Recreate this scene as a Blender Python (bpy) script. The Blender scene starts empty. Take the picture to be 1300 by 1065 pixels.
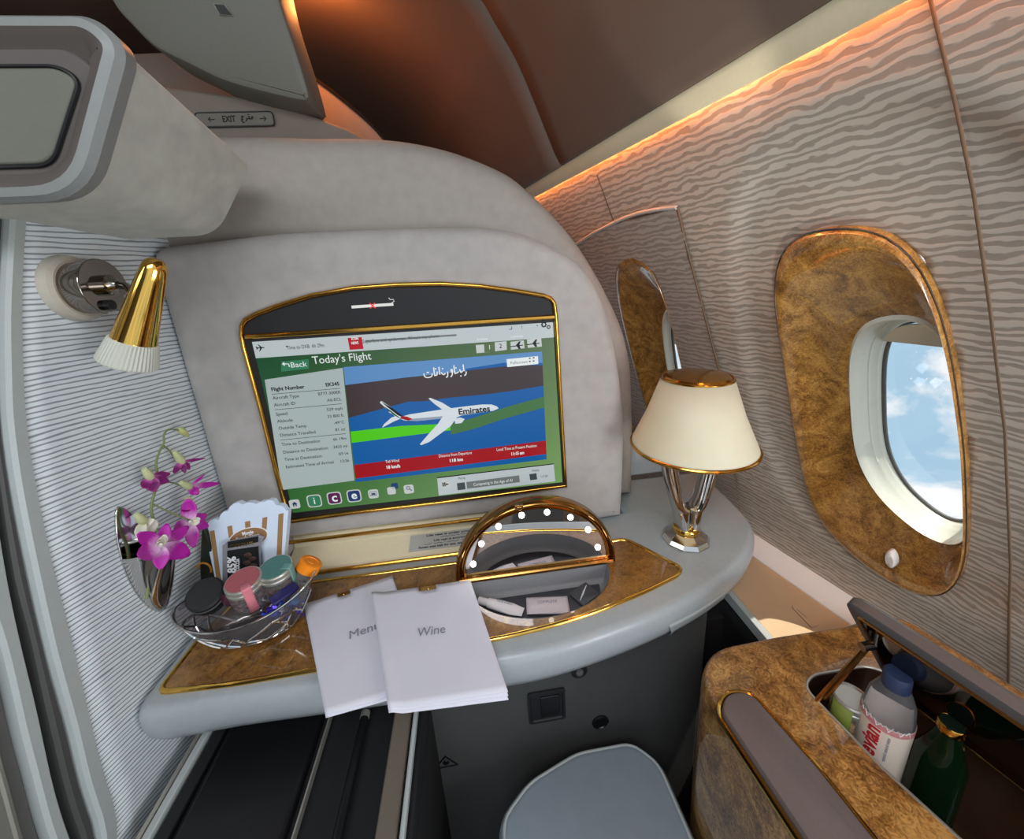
import bpy, bmesh, math, random
from mathutils import Vector, Matrix
random.seed(7)
C = bpy.context.scene.collection
PI = math.pi
# ------------------------------------------------------------------ camera
FPX = 490.0
CX, CY = 650.0, 487.5
MR = Matrix(((0.991, 0.089, -0.099), (-0.119, 0.259, -0.958), (-0.060, 0.962, 0.267)))
def _ortho():
    def d(x, y): return Vector(((x-CX)/FPX, -(y-CY)/FPX, -1.0))
    F = d(589, 355).normalized()
    L = d(5500, 355-.062*(5500-589)); L = (L - F*L.dot(F)).normalized()
    Z = L.cross(F)
    return Matrix((L, F, Z))
MR = _ortho()
def ray(x, y): return MR @ Vector(((x-CX)/FPX, -(y-CY)/FPX, -1.0))
def onY(x, y, v): r = ray(x, y); return r*(v/r.y)
def onZ(x, y, v): r = ray(x, y); return r*(v/r.z)
def onX(x, y, v): r = ray(x, y); return r*(v/r.x)
cam = bpy.data.cameras.new('camera'); co = bpy.data.objects.new('camera', cam); C.objects.link(co)
co.matrix_world = MR.to_4x4()
cam.sensor_width = 36; cam.lens = FPX/1300*36; cam.shift_y = -45/1300; cam.clip_start = .01
bpy.context.scene.camera = co
vs = bpy.context.scene.view_settings
vs.view_transform = 'Standard'; vs.look = 'None'; vs.gamma = 1; vs.use_curve_mapping = False; vs.exposure = 0.0
# ------------------------------------------------------------------ materials
def S(r, g, b):
    f = lambda c: (c/255/12.92) if c/255 <= .04045 else ((c/255+.055)/1.055)**2.4
    return (f(r), f(g), f(b), 1)
def mat(name, col, rough=.5, metal=0, coat=0, trans=0, emit=None, estr=0, noise=0, nscale=200, bump=0, ior=1.45, sheen=0, alpha=1):
    m = bpy.data.materials.new(name); m.use_nodes = True
    nt = m.node_tree; b = nt.nodes['Principled BSDF']
    b.inputs['Base Color'].default_value = col; b.inputs['Roughness'].default_value = rough
    b.inputs['Metallic'].default_value = metal; b.inputs['Coat Weight'].default_value = coat
    b.inputs['Coat Roughness'].default_value = .04
    b.inputs['Transmission Weight'].default_value = trans; b.inputs['IOR'].default_value = ior
    b.inputs['Sheen Weight'].default_value = sheen; b.inputs['Alpha'].default_value = alpha
    if emit: b.inputs['Emission Color'].default_value = emit; b.inputs['Emission Strength'].default_value = estr
    tc = nt.nodes.new('ShaderNodeTexCoord')
    n = nt.nodes.new('ShaderNodeTexNoise'); n.inputs['Scale'].default_value = nscale; n.inputs['Detail'].default_value = 4
    nt.links.new(tc.outputs['Object'], n.inputs['Vector'])
    if noise:
        mx = nt.nodes.new('ShaderNodeMix'); mx.data_type = 'RGBA'; mx.blend_type = 'MULTIPLY'
        mx.inputs['Factor'].default_value = 1; mx.inputs['A'].default_value = col
        rp = nt.nodes.new('ShaderNodeValToRGB')
        rp.color_ramp.elements[0].position = .3; rp.color_ramp.elements[0].color = (1-noise,)*3+(1,)
        rp.color_ramp.elements[1].position = .7; rp.color_ramp.elements[1].color = (1+noise*.3,)*3+(1,)
        nt.links.new(n.outputs['Fac'], rp.inputs['Fac']); nt.links.new(rp.outputs['Color'], mx.inputs['B'])
        nt.links.new(mx.outputs['Result'], b.inputs['Base Color'])
    if bump:
        bp = nt.nodes.new('ShaderNodeBump'); bp.inputs['Strength'].default_value = bump; bp.inputs['Distance'].default_value = .001
        nt.links.new(n.outputs['Fac'], bp.inputs['Height']); nt.links.new(bp.outputs['Normal'], b.inputs['Normal'])
    return m
def burl(name, dark, midc, light, coat=1.0, scale=14, rough=.35):
    m = bpy.data.materials.new(name); m.use_nodes = True; nt = m.node_tree; b = nt.nodes['Principled BSDF']
    tc = nt.nodes.new('ShaderNodeTexCoord')
    n1 = nt.nodes.new('ShaderNodeTexNoise'); n1.inputs['Scale'].default_value = scale; n1.inputs['Detail'].default_value = 6; n1.inputs['Distortion'].default_value = 2.2; n1.inputs['Roughness'].default_value = .62
    n2 = nt.nodes.new('ShaderNodeTexNoise'); n2.inputs['Scale'].default_value = scale*7; n2.inputs['Detail'].default_value = 5; n2.inputs['Distortion'].default_value = 3.5
    nt.links.new(tc.outputs['Object'], n1.inputs['Vector']); nt.links.new(tc.outputs['Object'], n2.inputs['Vector'])
    r = nt.nodes.new('ShaderNodeValToRGB'); e = r.color_ramp.elements
    e[0].position = .38; e[0].color = dark; e[1].position = .64; e[1].color = light
    k = e.new(.5); k.color = midc
    ad = nt.nodes.new('ShaderNodeMath'); ad.operation = 'MULTIPLY_ADD'; ad.inputs[1].default_value = .45
    mu = nt.nodes.new('ShaderNodeMath'); mu.operation = 'MULTIPLY'; mu.inputs[1].default_value = .58
    nt.links.new(n1.outputs['Fac'], mu.inputs[0]); nt.links.new(n2.outputs['Fac'], ad.inputs[0]); nt.links.new(mu.outputs[0], ad.inputs[2])
    nt.links.new(ad.outputs[0], r.inputs['Fac']); nt.links.new(r.outputs['Color'], b.inputs['Base Color'])
    b.inputs['Roughness'].default_value = rough; b.inputs['Coat Weight'].default_value = coat; b.inputs['Coat Roughness'].default_value = .03
    return m
def stripes(name, lightc, darkc, freq, amp, nx, ny, lo, hi, rough=.8, bump=.3):
    """wavy horizontal weave driven by the UV (metres along / up the panel)"""
    m = bpy.data.materials.new(name); m.use_nodes = True; nt = m.node_tree; b = nt.nodes['Principled BSDF']
    uv = nt.nodes.new('ShaderNodeUVMap'); uv.uv_map = 'uv'
    mp = nt.nodes.new('ShaderNodeMapping'); mp.inputs['Scale'].default_value = (nx, ny, 1)
    nt.links.new(uv.outputs[0], mp.inputs[0])
    n = nt.nodes.new('ShaderNodeTexNoise'); n.inputs['Scale'].default_value = 1; n.inputs['Detail'].default_value = 2.5
    nt.links.new(mp.outputs[0], n.inputs['Vector'])
    sp = nt.nodes.new('ShaderNodeSeparateXYZ'); nt.links.new(uv.outputs[0], sp.inputs[0])
    a = nt.nodes.new('ShaderNodeMath'); a.operation = 'MULTIPLY'; a.inputs[1].default_value = 2*PI*freq
    nt.links.new(sp.outputs['Y'], a.inputs[0])
    c = nt.nodes.new('ShaderNodeMath'); c.operation = 'MULTIPLY_ADD'; c.inputs[1].default_value = amp
    nt.links.new(n.outputs['Fac'], c.inputs[0]); nt.links.new(a.outputs[0], c.inputs[2])
    s = nt.nodes.new('ShaderNodeMath'); s.operation = 'SINE'; nt.links.new(c.outputs[0], s.inputs[0])
    r = nt.nodes.new('ShaderNodeMapRange'); r.inputs['From Min'].default_value = lo; r.inputs['From Max'].default_value = hi
    nt.links.new(s.outputs[0], r.inputs['Value'])
    mx = nt.nodes.new('ShaderNodeMix'); mx.data_type = 'RGBA'; mx.inputs['A'].default_value = darkc; mx.inputs['B'].default_value = lightc
    nt.links.new(r.outputs['Result'], mx.inputs['Factor']); nt.links.new(mx.outputs['Result'], b.inputs['Base Color'])
    b.inputs['Roughness'].default_value = rough
    bp = nt.nodes.new('ShaderNodeBump'); bp.inputs['Strength'].default_value = bump; bp.inputs['Distance'].default_value = .0008
    nt.links.new(r.outputs['Result'], bp.inputs['Height']); nt.links.new(bp.outputs['Normal'], b.inputs['Normal'])
    return m
M = {}
M['suede'] = mat('suede', S(172,167,163), .95, noise=.12, nscale=35, bump=.15, sheen=.2)
M['hood'] = mat('hood_leather', S(158,151,143), .75, noise=.08, nscale=60, bump=.1)
M['wing'] = mat('wing_suede', S(196,196,186), .95, noise=.18, nscale=30, bump=.25, sheen=.2)
M['grey_plastic'] = mat('grey_plastic', S(158,162,162), .42, noise=.04, nscale=90)
M['trim_light'] = mat('trim_light', S(178,184,182), .4, noise=.03)
M['band_dark'] = mat('liner', S(58,58,64), .5, noise=.05)
M['well_grey'] = mat('well_grey', S(128,128,130), .5, noise=.05)
M['mid_grey'] = mat('mid_grey', S(98,98,96), .6, noise=.05, nscale=80)
M['recess_grey'] = mat('recess_grey', S(86,80,76), .5, noise=.05, nscale=20)
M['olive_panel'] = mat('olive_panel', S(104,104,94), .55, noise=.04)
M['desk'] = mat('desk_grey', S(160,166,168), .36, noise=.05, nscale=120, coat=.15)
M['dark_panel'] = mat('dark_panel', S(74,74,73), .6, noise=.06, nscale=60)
M['black'] = mat('black', S(20,20,22), .35, noise=.02)
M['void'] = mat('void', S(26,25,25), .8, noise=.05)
M['matte_black'] = mat('matte_black', S(28,28,30), .6)
M['gold'] = mat('gold', S(214,160,72), .16, 1, noise=.06, nscale=30)
M['gold_bright'] = mat('gold_bright', S(232,184,92), .1, 1)
M['rose_gold'] = mat('rose_gold', S(186,138,82), .22, 1)
M['brass'] = mat('brass', S(168,124,66), .2, 1, noise=.08, nscale=25)
M['chrome'] = mat('chrome', S(206,202,198), .08, 1)
M['dark_chrome'] = mat('dark_chrome', S(150,142,134), .12, 1)
M['brushed'] = mat('brushed', S(190,186,176), .35, .7)
M['mirror'] = mat('mirror', S(236,236,238), .01, 1)
M['burl'] = burl('burl_wood', S(92,58,20), S(152,106,46), S(200,152,78), scale=17)
M['burl_desk'] = burl('burl_desk', S(84,52,18), S(128,86,34), S(158,112,52), scale=11)
M['burl_console'] = burl('burl_console', S(78,48,18), S(142,98,44), S(198,152,86), scale=13)
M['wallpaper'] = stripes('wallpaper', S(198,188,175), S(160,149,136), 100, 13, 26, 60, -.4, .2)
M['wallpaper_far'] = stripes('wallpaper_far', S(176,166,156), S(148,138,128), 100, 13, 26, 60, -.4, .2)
M['ribbed'] = stripes('ribbed', S(226,232,236), S(140,146,152), 165, 6, 14, 80, -.97, -.3, bump=.5)
M['ceiling'] = mat('ceiling', S(106,90,80), .5, noise=.03, nscale=12)
M['cream'] = mat('cream', S(226,214,182), .45, noise=.03)
M['bulkhead'] = mat('bulkhead', S(130,119,108), .6, noise=.05, nscale=30)
M['bin'] = mat('bin_panel', S(118,118,109), .5, noise=.04)
M['sign_grey'] = mat('sign_grey', S(112,108,98), .4, noise=.03)
M['groove'] = mat('groove', S(112,92,72), .8)
M['cove_orange'] = mat('cove_orange', S(255,120,40), .5, emit=(1,.28,.06,1), estr=3.0)
M['white_plastic'] = mat('white_plastic', S(235,236,232), .3, noise=.02)
M['reveal'] = mat('reveal', S(226,228,214), .35, noise=.03)
M['beige'] = mat('beige', S(206,178,142), .5, noise=.04, nscale=40)
M['glass'] = bpy.data.materials.new('pane_glass'); M['glass'].use_nodes = True
_n = M['glass'].node_tree; _n.nodes.clear(); _o = _n.nodes.new('ShaderNodeOutputMaterial'); _t = _n.nodes.new('ShaderNodeBsdfTransparent'); _g = _n.nodes.new('ShaderNodeBsdfGlossy'); _g.inputs['Roughness'].default_value = .02
_m = _n.nodes.new('ShaderNodeMixShader'); _m.inputs[0].default_value = .05; _n.links.new(_t.outputs[0], _m.inputs[1]); _n.links.new(_g.outputs[0], _m.inputs[2]); _n.links.new(_m.outputs[0], _o.inputs[0])
M['floor'] = mat('floor_carpet', S(60,56,52), .95, noise=.2, nscale=300, bump=.5)
M['paper'] = mat('paper', S(214,212,222), .7, noise=.03, nscale=20)
M['ink_grey'] = mat('ink_grey', S(136,134,146), .7)
M['ink'] = mat('ink', S(18,18,20), .6)
M['white_ink'] = mat('white_ink', S(235,235,235), .6)
M['lens'] = mat('bulb', (1,1,1,1), .3, emit=(1,.95,.82,1), estr=9)
M['ottoman'] = mat('ottoman_vinyl', S(146,158,168), .45, noise=.05, nscale=40)
# ------------------------------------------------------------------ object helpers
def link(o, parent=None):
    C.objects.link(o)
    if parent: o.parent = parent
    return o
def tag(o, label=None, cat=None, group=None, kind=None):
    if label: o['label'] = label
    if cat: o['category'] = cat
    if group: o['group'] = group
    if kind: o['kind'] = kind
    return o
def empty(name, loc=(0, 0, 0)):
    o = bpy.data.objects.new(name, None); o.empty_display_size = .01; C.objects.link(o); o.location = loc
    ORIG[o.name] = Vector(loc); return o
ORIG = {}
def org(parent):
    v = Vector((0, 0, 0))
    while parent: v += Vector(parent.location); parent = parent.parent
    return v
def obj(name, bm, m, parent=None, smooth=True, bevel=0, seg=3, angle=35, subd=0, uv=None):
    """all coordinates are given in world space; a child is shifted to its parent's origin"""
    me = bpy.data.meshes.new(name)
    o0 = org(parent)
    if o0.length: bmesh.ops.translate(bm, verts=bm.verts, vec=-o0)
    bmesh.ops.recalc_face_normals(bm, faces=bm.faces)
    for f in bm.faces: f.smooth = smooth
    bm.to_mesh(me); bm.free()
    for k in (m if isinstance(m, (list, tuple)) else [m]): me.materials.append(M[k] if isinstance(k, str) else k)
    o = bpy.data.objects.new(name, me); link(o, parent)
    if smooth and not subd:
        try: me.set_sharp_from_angle(angle=math.radians(angle))
        except Exception: pass
    if bevel:
        b = o.modifiers.new('bevel', 'BEVEL'); b.width = bevel; b.segments = seg; b.limit_method = 'ANGLE'; b.angle_limit = math.radians(30); b.harden_normals = False
    if subd:
        s = o.modifiers.new('sub', 'SUBSURF'); s.levels = subd; s.render_levels = subd
    return o
def nb(): return bmesh.new()
def poly(bm, pts, mi=0):
    f = bm.faces.new([bm.verts.new(p) for p in pts]); f.material_index = mi; return f
def prism(bm, pts, vec, mi=0):
    vec = Vector(vec); a = [bm.verts.new(p) for p in pts]; b = [bm.verts.new(Vector(p)+vec) for p in pts]
    n = len(pts); fs = [bm.faces.new(a), bm.faces.new(b[::-1])]
    for i in range(n): fs.append(bm.faces.new((a[i], a[(i+1) % n], b[(i+1) % n], b[i])))
    for f in fs: f.material_index = mi
def box(bm, c, s, rot=None, mi=0):
    c = Vector(c); x, y, z = [k/2 for k in s]; R = rot or Matrix.Identity(3)
    v = [bm.verts.new(c + R @ Vector((i*x, j*y, k*z))) for i in (-1, 1) for j in (-1, 1) for k in (-1, 1)]
    for q in ((0,1,3,2),(4,6,7,5),(0,4,5,1),(2,3,7,6),(0,2,6,4),(1,5,7,3)):
        f = bm.faces.new([v[i] for i in q]); f.material_index = mi
def frame(axis, up=None):
    z = Vector(axis).normalized(); u = Vector(up) if up else (Vector((0, 0, 1)) if abs(z.z) < .9 else Vector((1, 0, 0)))
    x = u.cross(z).normalized(); y = z.cross(x)
    return Matrix((x, y, z)).transposed()
def lathe(bm, prof, origin, axis=(0, 0, 1), n=40, sx=1, sy=1, mi=0, up=None, cap=True):
    R = frame(axis, up); O = Vector(origin); rings = []
    for r, h in prof:
        if r < 1e-6: rings.append([bm.verts.new(O + R @ Vector((0, 0, h)))])
        else: rings.append([bm.verts.new(O + R @ Vector((r*sx*math.cos(2*PI*i/n), r*sy*math.sin(2*PI*i/n), h))) for i in range(n)])
    for a, b in zip(rings, rings[1:]):
        for i in range(n):
            q = [a[i % len(a)], a[(i+1) % len(a)], b[(i+1) % len(b)], b[i % len(b)]]
            q = [v for j, v in enumerate(q) if v not in q[:j]]
            if len(q) > 2:
                f = bm.faces.new(q); f.material_index = mi
    if cap:
        for r in (rings[0], rings[-1]):
            if len(r) > 2: f = bm.faces.new(r); f.material_index = mi
def catmull(pts, k=6, closed=False):
    pts = [Vector(p) for p in pts]; n = len(pts); out = []
    rng = range(n if closed else n-1)
    for i in rng:
        g = (lambda j: pts[j % n]) if closed else (lambda j: pts[max(0, min(n-1, j))])
        p0, p1, p2, p3 = g(i-1), g(i), g(i+1), g(i+2)
        for s in range(k):
            t = s/k
            out.append(.5*((2*p1)+(p2-p0)*t+(2*p0-5*p1+4*p2-p3)*t*t+(3*p1-p0-3*p2+p3)*t**3))
    if not closed: out.append(pts[-1])
    return out
def tube(bm, pts, r, n=10, closed=False, mi=0, flat=None):
    pts = [Vector(p) for p in pts]; N = len(pts); rings = []; pu = None
    for i, p in enumerate(pts):
        a = pts[(i-1) % N] if (closed or i) else p; b = pts[(i+1) % N] if (closed or i < N-1) else p
        t = (b-a).normalized()
        if pu is None: u = t.orthogonal().normalized()
        else:
            u = (pu - t*pu.dot(t)).normalized()
        pu = u; w = t.cross(u); rr = r[i] if isinstance(r, (list, tuple)) else r
        rings.append([bm.verts.new(p + u*rr*math.cos(2*PI*k/n) + w*rr*math.sin(2*PI*k/n)) for k in range(n)])
    m = N if closed else N-1
    for i in range(m):
        a, b = rings[i], rings[(i+1) % N]
        off = 0
        if closed and i == N-1:
            off = min(range(n), key=lambda o: (a[0].co-b[o].co).length)
        for k in range(n):
            f = bm.faces.new((a[k], a[(k+1) % n], b[(k+1+off) % n], b[(k+off) % n])); f.material_index = mi
    if not closed:
        bm.faces.new(rings[0][::-1]).material_index = mi; bm.faces.new(rings[-1]).material_index = mi
def strip(bm, pts, w, normal, h, closed=True, mi=0):
    """a raised bead of width w and height h following pts on a surface with the given normal"""
    pts = [Vector(p) for p in pts]; N = len(pts); nn = Vector(normal).normalized(); rings = []
    for i, p in enumerate(pts):
        a = pts[(i-1) % N] if (closed or i) else p; b = pts[(i+1) % N] if (closed or i < N-1) else p
        t = (b-a).normalized(); s = t.cross(nn).normalized()
        rings.append([bm.verts.new(p + s*x*w/2 + nn*y*h) for x, y in ((-1, -.3), (-1, .45), (-.6, .9), (0, 1), (.6, .9), (1, .45), (1, -.3))])
    m = N if closed else N-1
    for i in range(m):
        a, b = rings[i], rings[(i+1) % N]
        for k in range(6): bm.faces.new((a[k], a[k+1], b[k+1], b[k])).material_index = mi
        bm.faces.new((a[6], a[0], b[0], b[6])).material_index = mi
    if not closed: bm.faces.new(rings[0]); bm.faces.new(rings[-1])
def rings_loft(bm, rings, cap0=False, cap1=False, closed=True, mi=0):
    R = [[bm.verts.new(p) for p in r] for r in rings]
    for a, b in zip(R, R[1:]):
        n = len(a)
        for i in range(n if closed else n-1): bm.faces.new((a[i], a[(i+1) % n], b[(i+1) % n], b[i])).material_index = mi
    if cap0: bm.faces.new(R[0]).material_index = mi
    if cap1: bm.faces.new(R[-1]).material_index = mi
    return R
def offset2(pts, d):
    """inward offset of a closed 2D outline [(x, z)]"""
    n = len(pts); A = sum(pts[i][0]*pts[(i+1) % n][1]-pts[(i+1) % n][0]*pts[i][1] for i in range(n)); sg = 1 if A > 0 else -1
    out = []
    for i in range(n):
        p0, p, p1 = pts[i-1], pts[i], pts[(i+1) % n]
        a = Vector((p[0]-p0[0], p[1]-p0[1])); b = Vector((p1[0]-p[0], p1[1]-p[1]))
        if a.length < 1e-7: a = b
        if b.length < 1e-7: b = a
        a.normalize(); b.normalize()
        na = Vector((-a.y, a.x))*sg; nbb = Vector((-b.y, b.x))*sg; m = (na+nbb)
        if m.length < 1e-5: m = na
        m.normalize(); k = 1/max(.5, m.dot(na))
        out.append((p[0]+m.x*d*k, p[1]+m.y*d*k))
    return out
def roundpoly(pts, r, seg=6):
    """round the corners of a closed 2D outline; r may be a list"""
    out = []; n = len(pts)
    for i in range(n):
        p = Vector(pts[i]); a = Vector(pts[i-1])-p; b = Vector(pts[(i+1) % n])-p
        rr = r[i] if isinstance(r, (list, tuple)) else r
        d = min(rr, a.length*.48, b.length*.48)
        if d < 1e-6: out.append(tuple(p)); continue
        A = p+a.normalized()*d; B = p+b.normalized()*d
        for k in range(seg+1):
            t = k/seg; out.append(tuple((1-t)**2*A+2*t*(1-t)*p+t*t*B))
    return out
FONT_AR = None
def load_font():
    import os
    base = bpy.utils.system_resource('DATAFILES')
    return None
def text(s, size, loc, R, m, parent, name='lettering', ext=.00012, align='CENTER', width=None, bold=0, sx=1, kind=None):
    cu = bpy.data.curves.new(name, 'FONT'); cu.body = s; cu.size = size; cu.align_x = align; cu.align_y = 'CENTER'; cu.extrude = ext; cu.offset = bold; cu.resolution_u = 3
    t = bpy.data.objects.new(name, cu); C.objects.link(t)
    bpy.context.view_layer.update()
    me = bpy.data.meshes.new_from_object(t.evaluated_get(bpy.context.evaluated_depsgraph_get()))
    C.objects.unlink(t); bpy.data.objects.remove(t)
    if width:
        xs = [v.co.x for v in me.vertices]
        if xs: k = width/(max(xs)-min(xs)); sx = k
    o0 = org(parent); loc = Vector(loc)
    for v in me.vertices: v.co = loc - o0 + R @ Vector((v.co.x*sx, v.co.y, v.co.z))
    me.materials.clear(); me.materials.append(M[m] if isinstance(m, str) else m)
    o = bpy.data.objects.new(name, me); link(o, parent); return o
def Rf(x, y):
    x = Vector(x).normalized(); y = Vector(y); y = (y-x*y.dot(x)).normalized(); return Matrix((x, y, x.cross(y))).transposed()
R_FRONT = Rf((1, 0, 0), (0, 0, 1))
FLOOR = -1.22
# ================================================================== SETTING
bm = nb(); box(bm, (0, .3, FLOOR-.02), (3.2, 4.4, .04)); tag(obj('floor', bm, 'floor'), kind='structure')
# --- curved cabin side wall: s metres along, z up, off = outward
DW = Vector(ray(466, 360)); DW.z = 0; DW.normalize(); NW = Vector((DW.y, -DW.x, 0)); WC = Vector((.60, .69, -.46))
PZ = [-1.25, -.62, -.459, -.39, -.2, -.153, -.06, .048, .125, .192, .34]
PIN = [-.15, -.044, .008, .0285, .0966, .117, .158, .208, .249, .288, .372]
def _inn(z):
    for i in range(len(PZ)-1):
        if z <= PZ[i+1] or i == len(PZ)-2:
            t = (z-PZ[i])/(PZ[i+1]-PZ[i]); return PIN[i]+(PIN[i+1]-PIN[i])*t
def inn(z): return sum(_inn(z+d) for d in (-.06, -.03, 0, .03, .06))/5
def slope(z): return (inn(z+.01)-inn(z-.01))/.02
def W(s, z, off=0):
    k = slope(z); c = 1/math.sqrt(1+k*k)
    return WC + DW*s - NW*inn(z) + Vector((0, 0, z-WC.z)) + (NW*c + Vector((0, 0, k*c)))*off
def wall_px(x, y):
    r = ray(x, y); t = .15
    def g(t):
        p = r*t; return (p-WC).dot(NW)+inn(p.z)
    while g(t) < 0 and t < 4: t += .01
    a, b = t-.01, t
    for _ in range(30):
        m_ = (a+b)/2
        if g(m_) > 0: b = m_
        else: a = m_
    p = r*b; return ((p-WC).dot(DW), p.z)
def winside(pt, pl):
    x, y = pt; c = False; n = len(pl)
    for i in range(n):
        x1, y1 = pl[i]; x2, y2 = pl[i-1]
        if (y1 > y) != (y2 > y) and x < (x2-x1)*(y-y1)/(y2-y1)+x1: c = not c
    return c
def wring(px, k=4):
    q = [wall_px(*p) for p in px]
    return [(v.x, v.y) for v in catmull([(a, b, 0) for a, b in q], k, True)]
def resample(r, n, c=None):
    c = c or (sum(p[0] for p in r)/len(r), sum(p[1] for p in r)/len(r)); out = []
    for i in range(n):
        a = 2*PI*i/n; d = (math.cos(a), math.sin(a)); best = 0
        for j in range(len(r)):
            p, q = r[j-1], r[j]; ex, ey = q[0]-p[0], q[1]-p[1]
            den = d[0]*ey-d[1]*ex
            if abs(den) < 1e-12: continue
            t = ((p[0]-c[0])*ey-(p[1]-c[1])*ex)/den; u = ((p[0]-c[0])*d[1]-(p[1]-c[1])*d[0])/den
            if t > 0 and -1e-6 <= u <= 1+1e-6: best = max(best, t)
        out.append((c[0]+d[0]*best, c[1]+d[1]*best))
    return out
W1_OUT = wring([(985,345),(990,320),(1010,301),(1060,292),(1124,294),(1159,315),(1184,360),(1204,434),(1216,509),(1224,579),(1227,668),(1224,722),(1211,753),(1189,760),(1144,745),(1089,708),(1045,663),(1025,618),(1010,544),(997,459),(987,394)])
W1_IN = wring([(1064.5,460),(1077,429),(1104,417),(1149,417),(1179,437),(1202,490),(1217,569),(1221,660),(1214,702),(1197,706),(1159,691),(1109,648),(1082,608),(1070,569),(1064.5,509)])
W2_OUT = wring([(782,345),(785,332),(798,323),(811,323),(830,338),(841.5,356),(853,401),(866,455),(880,520),(888,560),(884,581),(868,578),(845,560),(828,530),(817,503),(800,440),(787,385)])
W2_IN = wring([(831,425),(834,403),(842,397),(851,403),(860,430),(869,469),(876,510),(873,530),(862,533),(848,515),(837,470)])
holes = [[(c[0]*.0+p[0], p[1]) for p in resample(o, 48)] for o in (W1_OUT, W2_OUT) for c in [(0, 0)]]
def shrink(r, k):
    c = (sum(p[0] for p in r)/len(r), sum(p[1] for p in r)/len(r)); return [(c[0]+(p[0]-c[0])*k, c[1]+(p[1]-c[1])*k) for p in r]
holes = [shrink(h, .975) for h in holes]
hc = [(sum(p[0] for p in h)/len(h), sum(p[1] for p in h)/len(h)) for h in holes]
w1c = (sum(p[0] for p in W1_OUT)/len(W1_OUT), sum(p[1] for p in W1_OUT)/len(W1_OUT)+.03)
def dish(s, z):
    """shallow pressed recess of the side panel round the window"""
    u = abs((s-w1c[0])/.185)**2.6 + abs((z-w1c[1])/.33)**2.6
    d = u**(1/2.6); t = max(0, min(1, (1.05-d)/.1)); return .010*t*t*(3-2*t)
def wall_grid(s0, s1, z0, z1, ds, inside=None, off=0.0, usedish=True):
    bm = nb(); ul = bm.loops.layers.uv.new('uv'); ns = int((s1-s0)/ds); nz = int((z1-z0)/ds); V = {}
    def v(i, j):
        if (i, j) not in V:
            s = s0+(s1-s0)*i/ns; z = z0+(z1-z0)*j/nz
            for h, c_ in zip(holes, hc):
                if winside((s, z), h):
                    lo, hi = 1.0, 9.0
                    for _ in range(18):
                        k = (lo+hi)/2
                        if winside((c_[0]+(s-c_[0])*k, c_[1]+(z-c_[1])*k), h): lo = k
                        else: hi = k
                    s, z = c_[0]+(s-c_[0])*lo, c_[1]+(z-c_[1])*lo
            V[i, j] = (bm.verts.new(W(s, z, off+(dish(s, z) if usedish else 0))), s, z)
        return V[i, j]
    for i in range(ns):
        for j in range(nz):
            c = (s0+(s1-s0)*(i+.5)/ns, z0+(z1-z0)*(j+.5)/nz)
            if all(any(winside((s0+(s1-s0)*(i+a)/ns, z0+(z1-z0)*(j+b)/nz), h) for h in holes) for a in (0, 1) for b in (0, 1)): continue
            if inside and not inside(c): continue
            q = [v(i, j), v(i+1, j), v(i+1, j+1), v(i, j+1)]
            f = bm.faces.new([a[0] for a in q])
            for l, a in zip(f.loops, q): l[ul].uv = (a[1], a[2]*1.12)
    return bm
wr = obj('wall_right', wall_grid(-1.5, 1.15, -1.2, .24, .011), 'wallpaper'); tag(wr, kind='structure')
s_ = wr.modifiers.new('thick', 'SOLIDIFY'); s_.thickness = .003; s_.offset = 1
# far window panel overlapping the wall, edged by a thin lip
arc = [wall_px(*p) for p in ((735,308),(760,292),(800,273),(830,265),(862,261))]
seam2 = [wall_px(*p) for p in ((862,261),(871,300),(893,385),(917,477),(930,560),(936,610))]
arcc = [(v.x, v.y) for v in catmull([(a, b, 0) for a, b in arc], 6)]
def in_far(c):
    s, z = c
    q = seam2
    for i in range(len(q)-1):
        (s0, z0), (s1, z1) = q[i], q[i+1]
        if min(z0, z1) <= z <= max(z0, z1): lim = s0+(s1-s0)*(z-z0)/(z1-z0+1e-9); break
    else: lim = seam2[-1][0] if z < seam2[-1][1] else 9
    if s < lim: return False
    top = arcc[-1][1]
    a = sorted(arcc)
    if s > a[-1][0]: top = a[-1][1]
    else:
        for i in range(len(a)-1):
            if a[i][0] <= s <= a[i+1][0]: top = a[i][1]+(a[i+1][1]-a[i][1])*(s-a[i][0])/(a[i+1][0]-a[i][0]+1e-9)
    return z < top
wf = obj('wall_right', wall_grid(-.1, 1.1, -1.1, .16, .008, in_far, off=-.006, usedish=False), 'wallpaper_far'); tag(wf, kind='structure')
bm = nb(); tube(bm, [W(a, b, -.006) for a, b in arcc], .0035, 8); tag(obj('trim_1', bm, 'trim_light'), kind='structure')
bm = nb(); tube(bm, [W(a, b, -.004) for a, b in seam2], .0022, 6); tag(obj('trim_2', bm, 'groove'), kind='structure')
jpx = [(1181.5,0),(1211,123),(1236,245),(1257,393),(1270,500),(1276,549),(1283,718),(1281.6,771),(1280.6,880)]
js = [wall_px(*p) for p in jpx]; js = [(js[0][0], .215)] + js + [(js[-1][0], -.9)]
bm = nb(); strip(bm, [W(a, b, 0) for a, b in js], .0026, -NW, .0012, closed=False); tag(obj('trim_3', bm, 'groove'), kind='structure')
j2 = [wall_px(*p) for p in ((758,222),(768,250),(779,281))]
bm = nb(); strip(bm, [W(a, b, 0) for a, b in j2], .003, -NW, .0012, closed=False); tag(obj('trim_4', bm, 'groove'), kind='structure')
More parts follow.
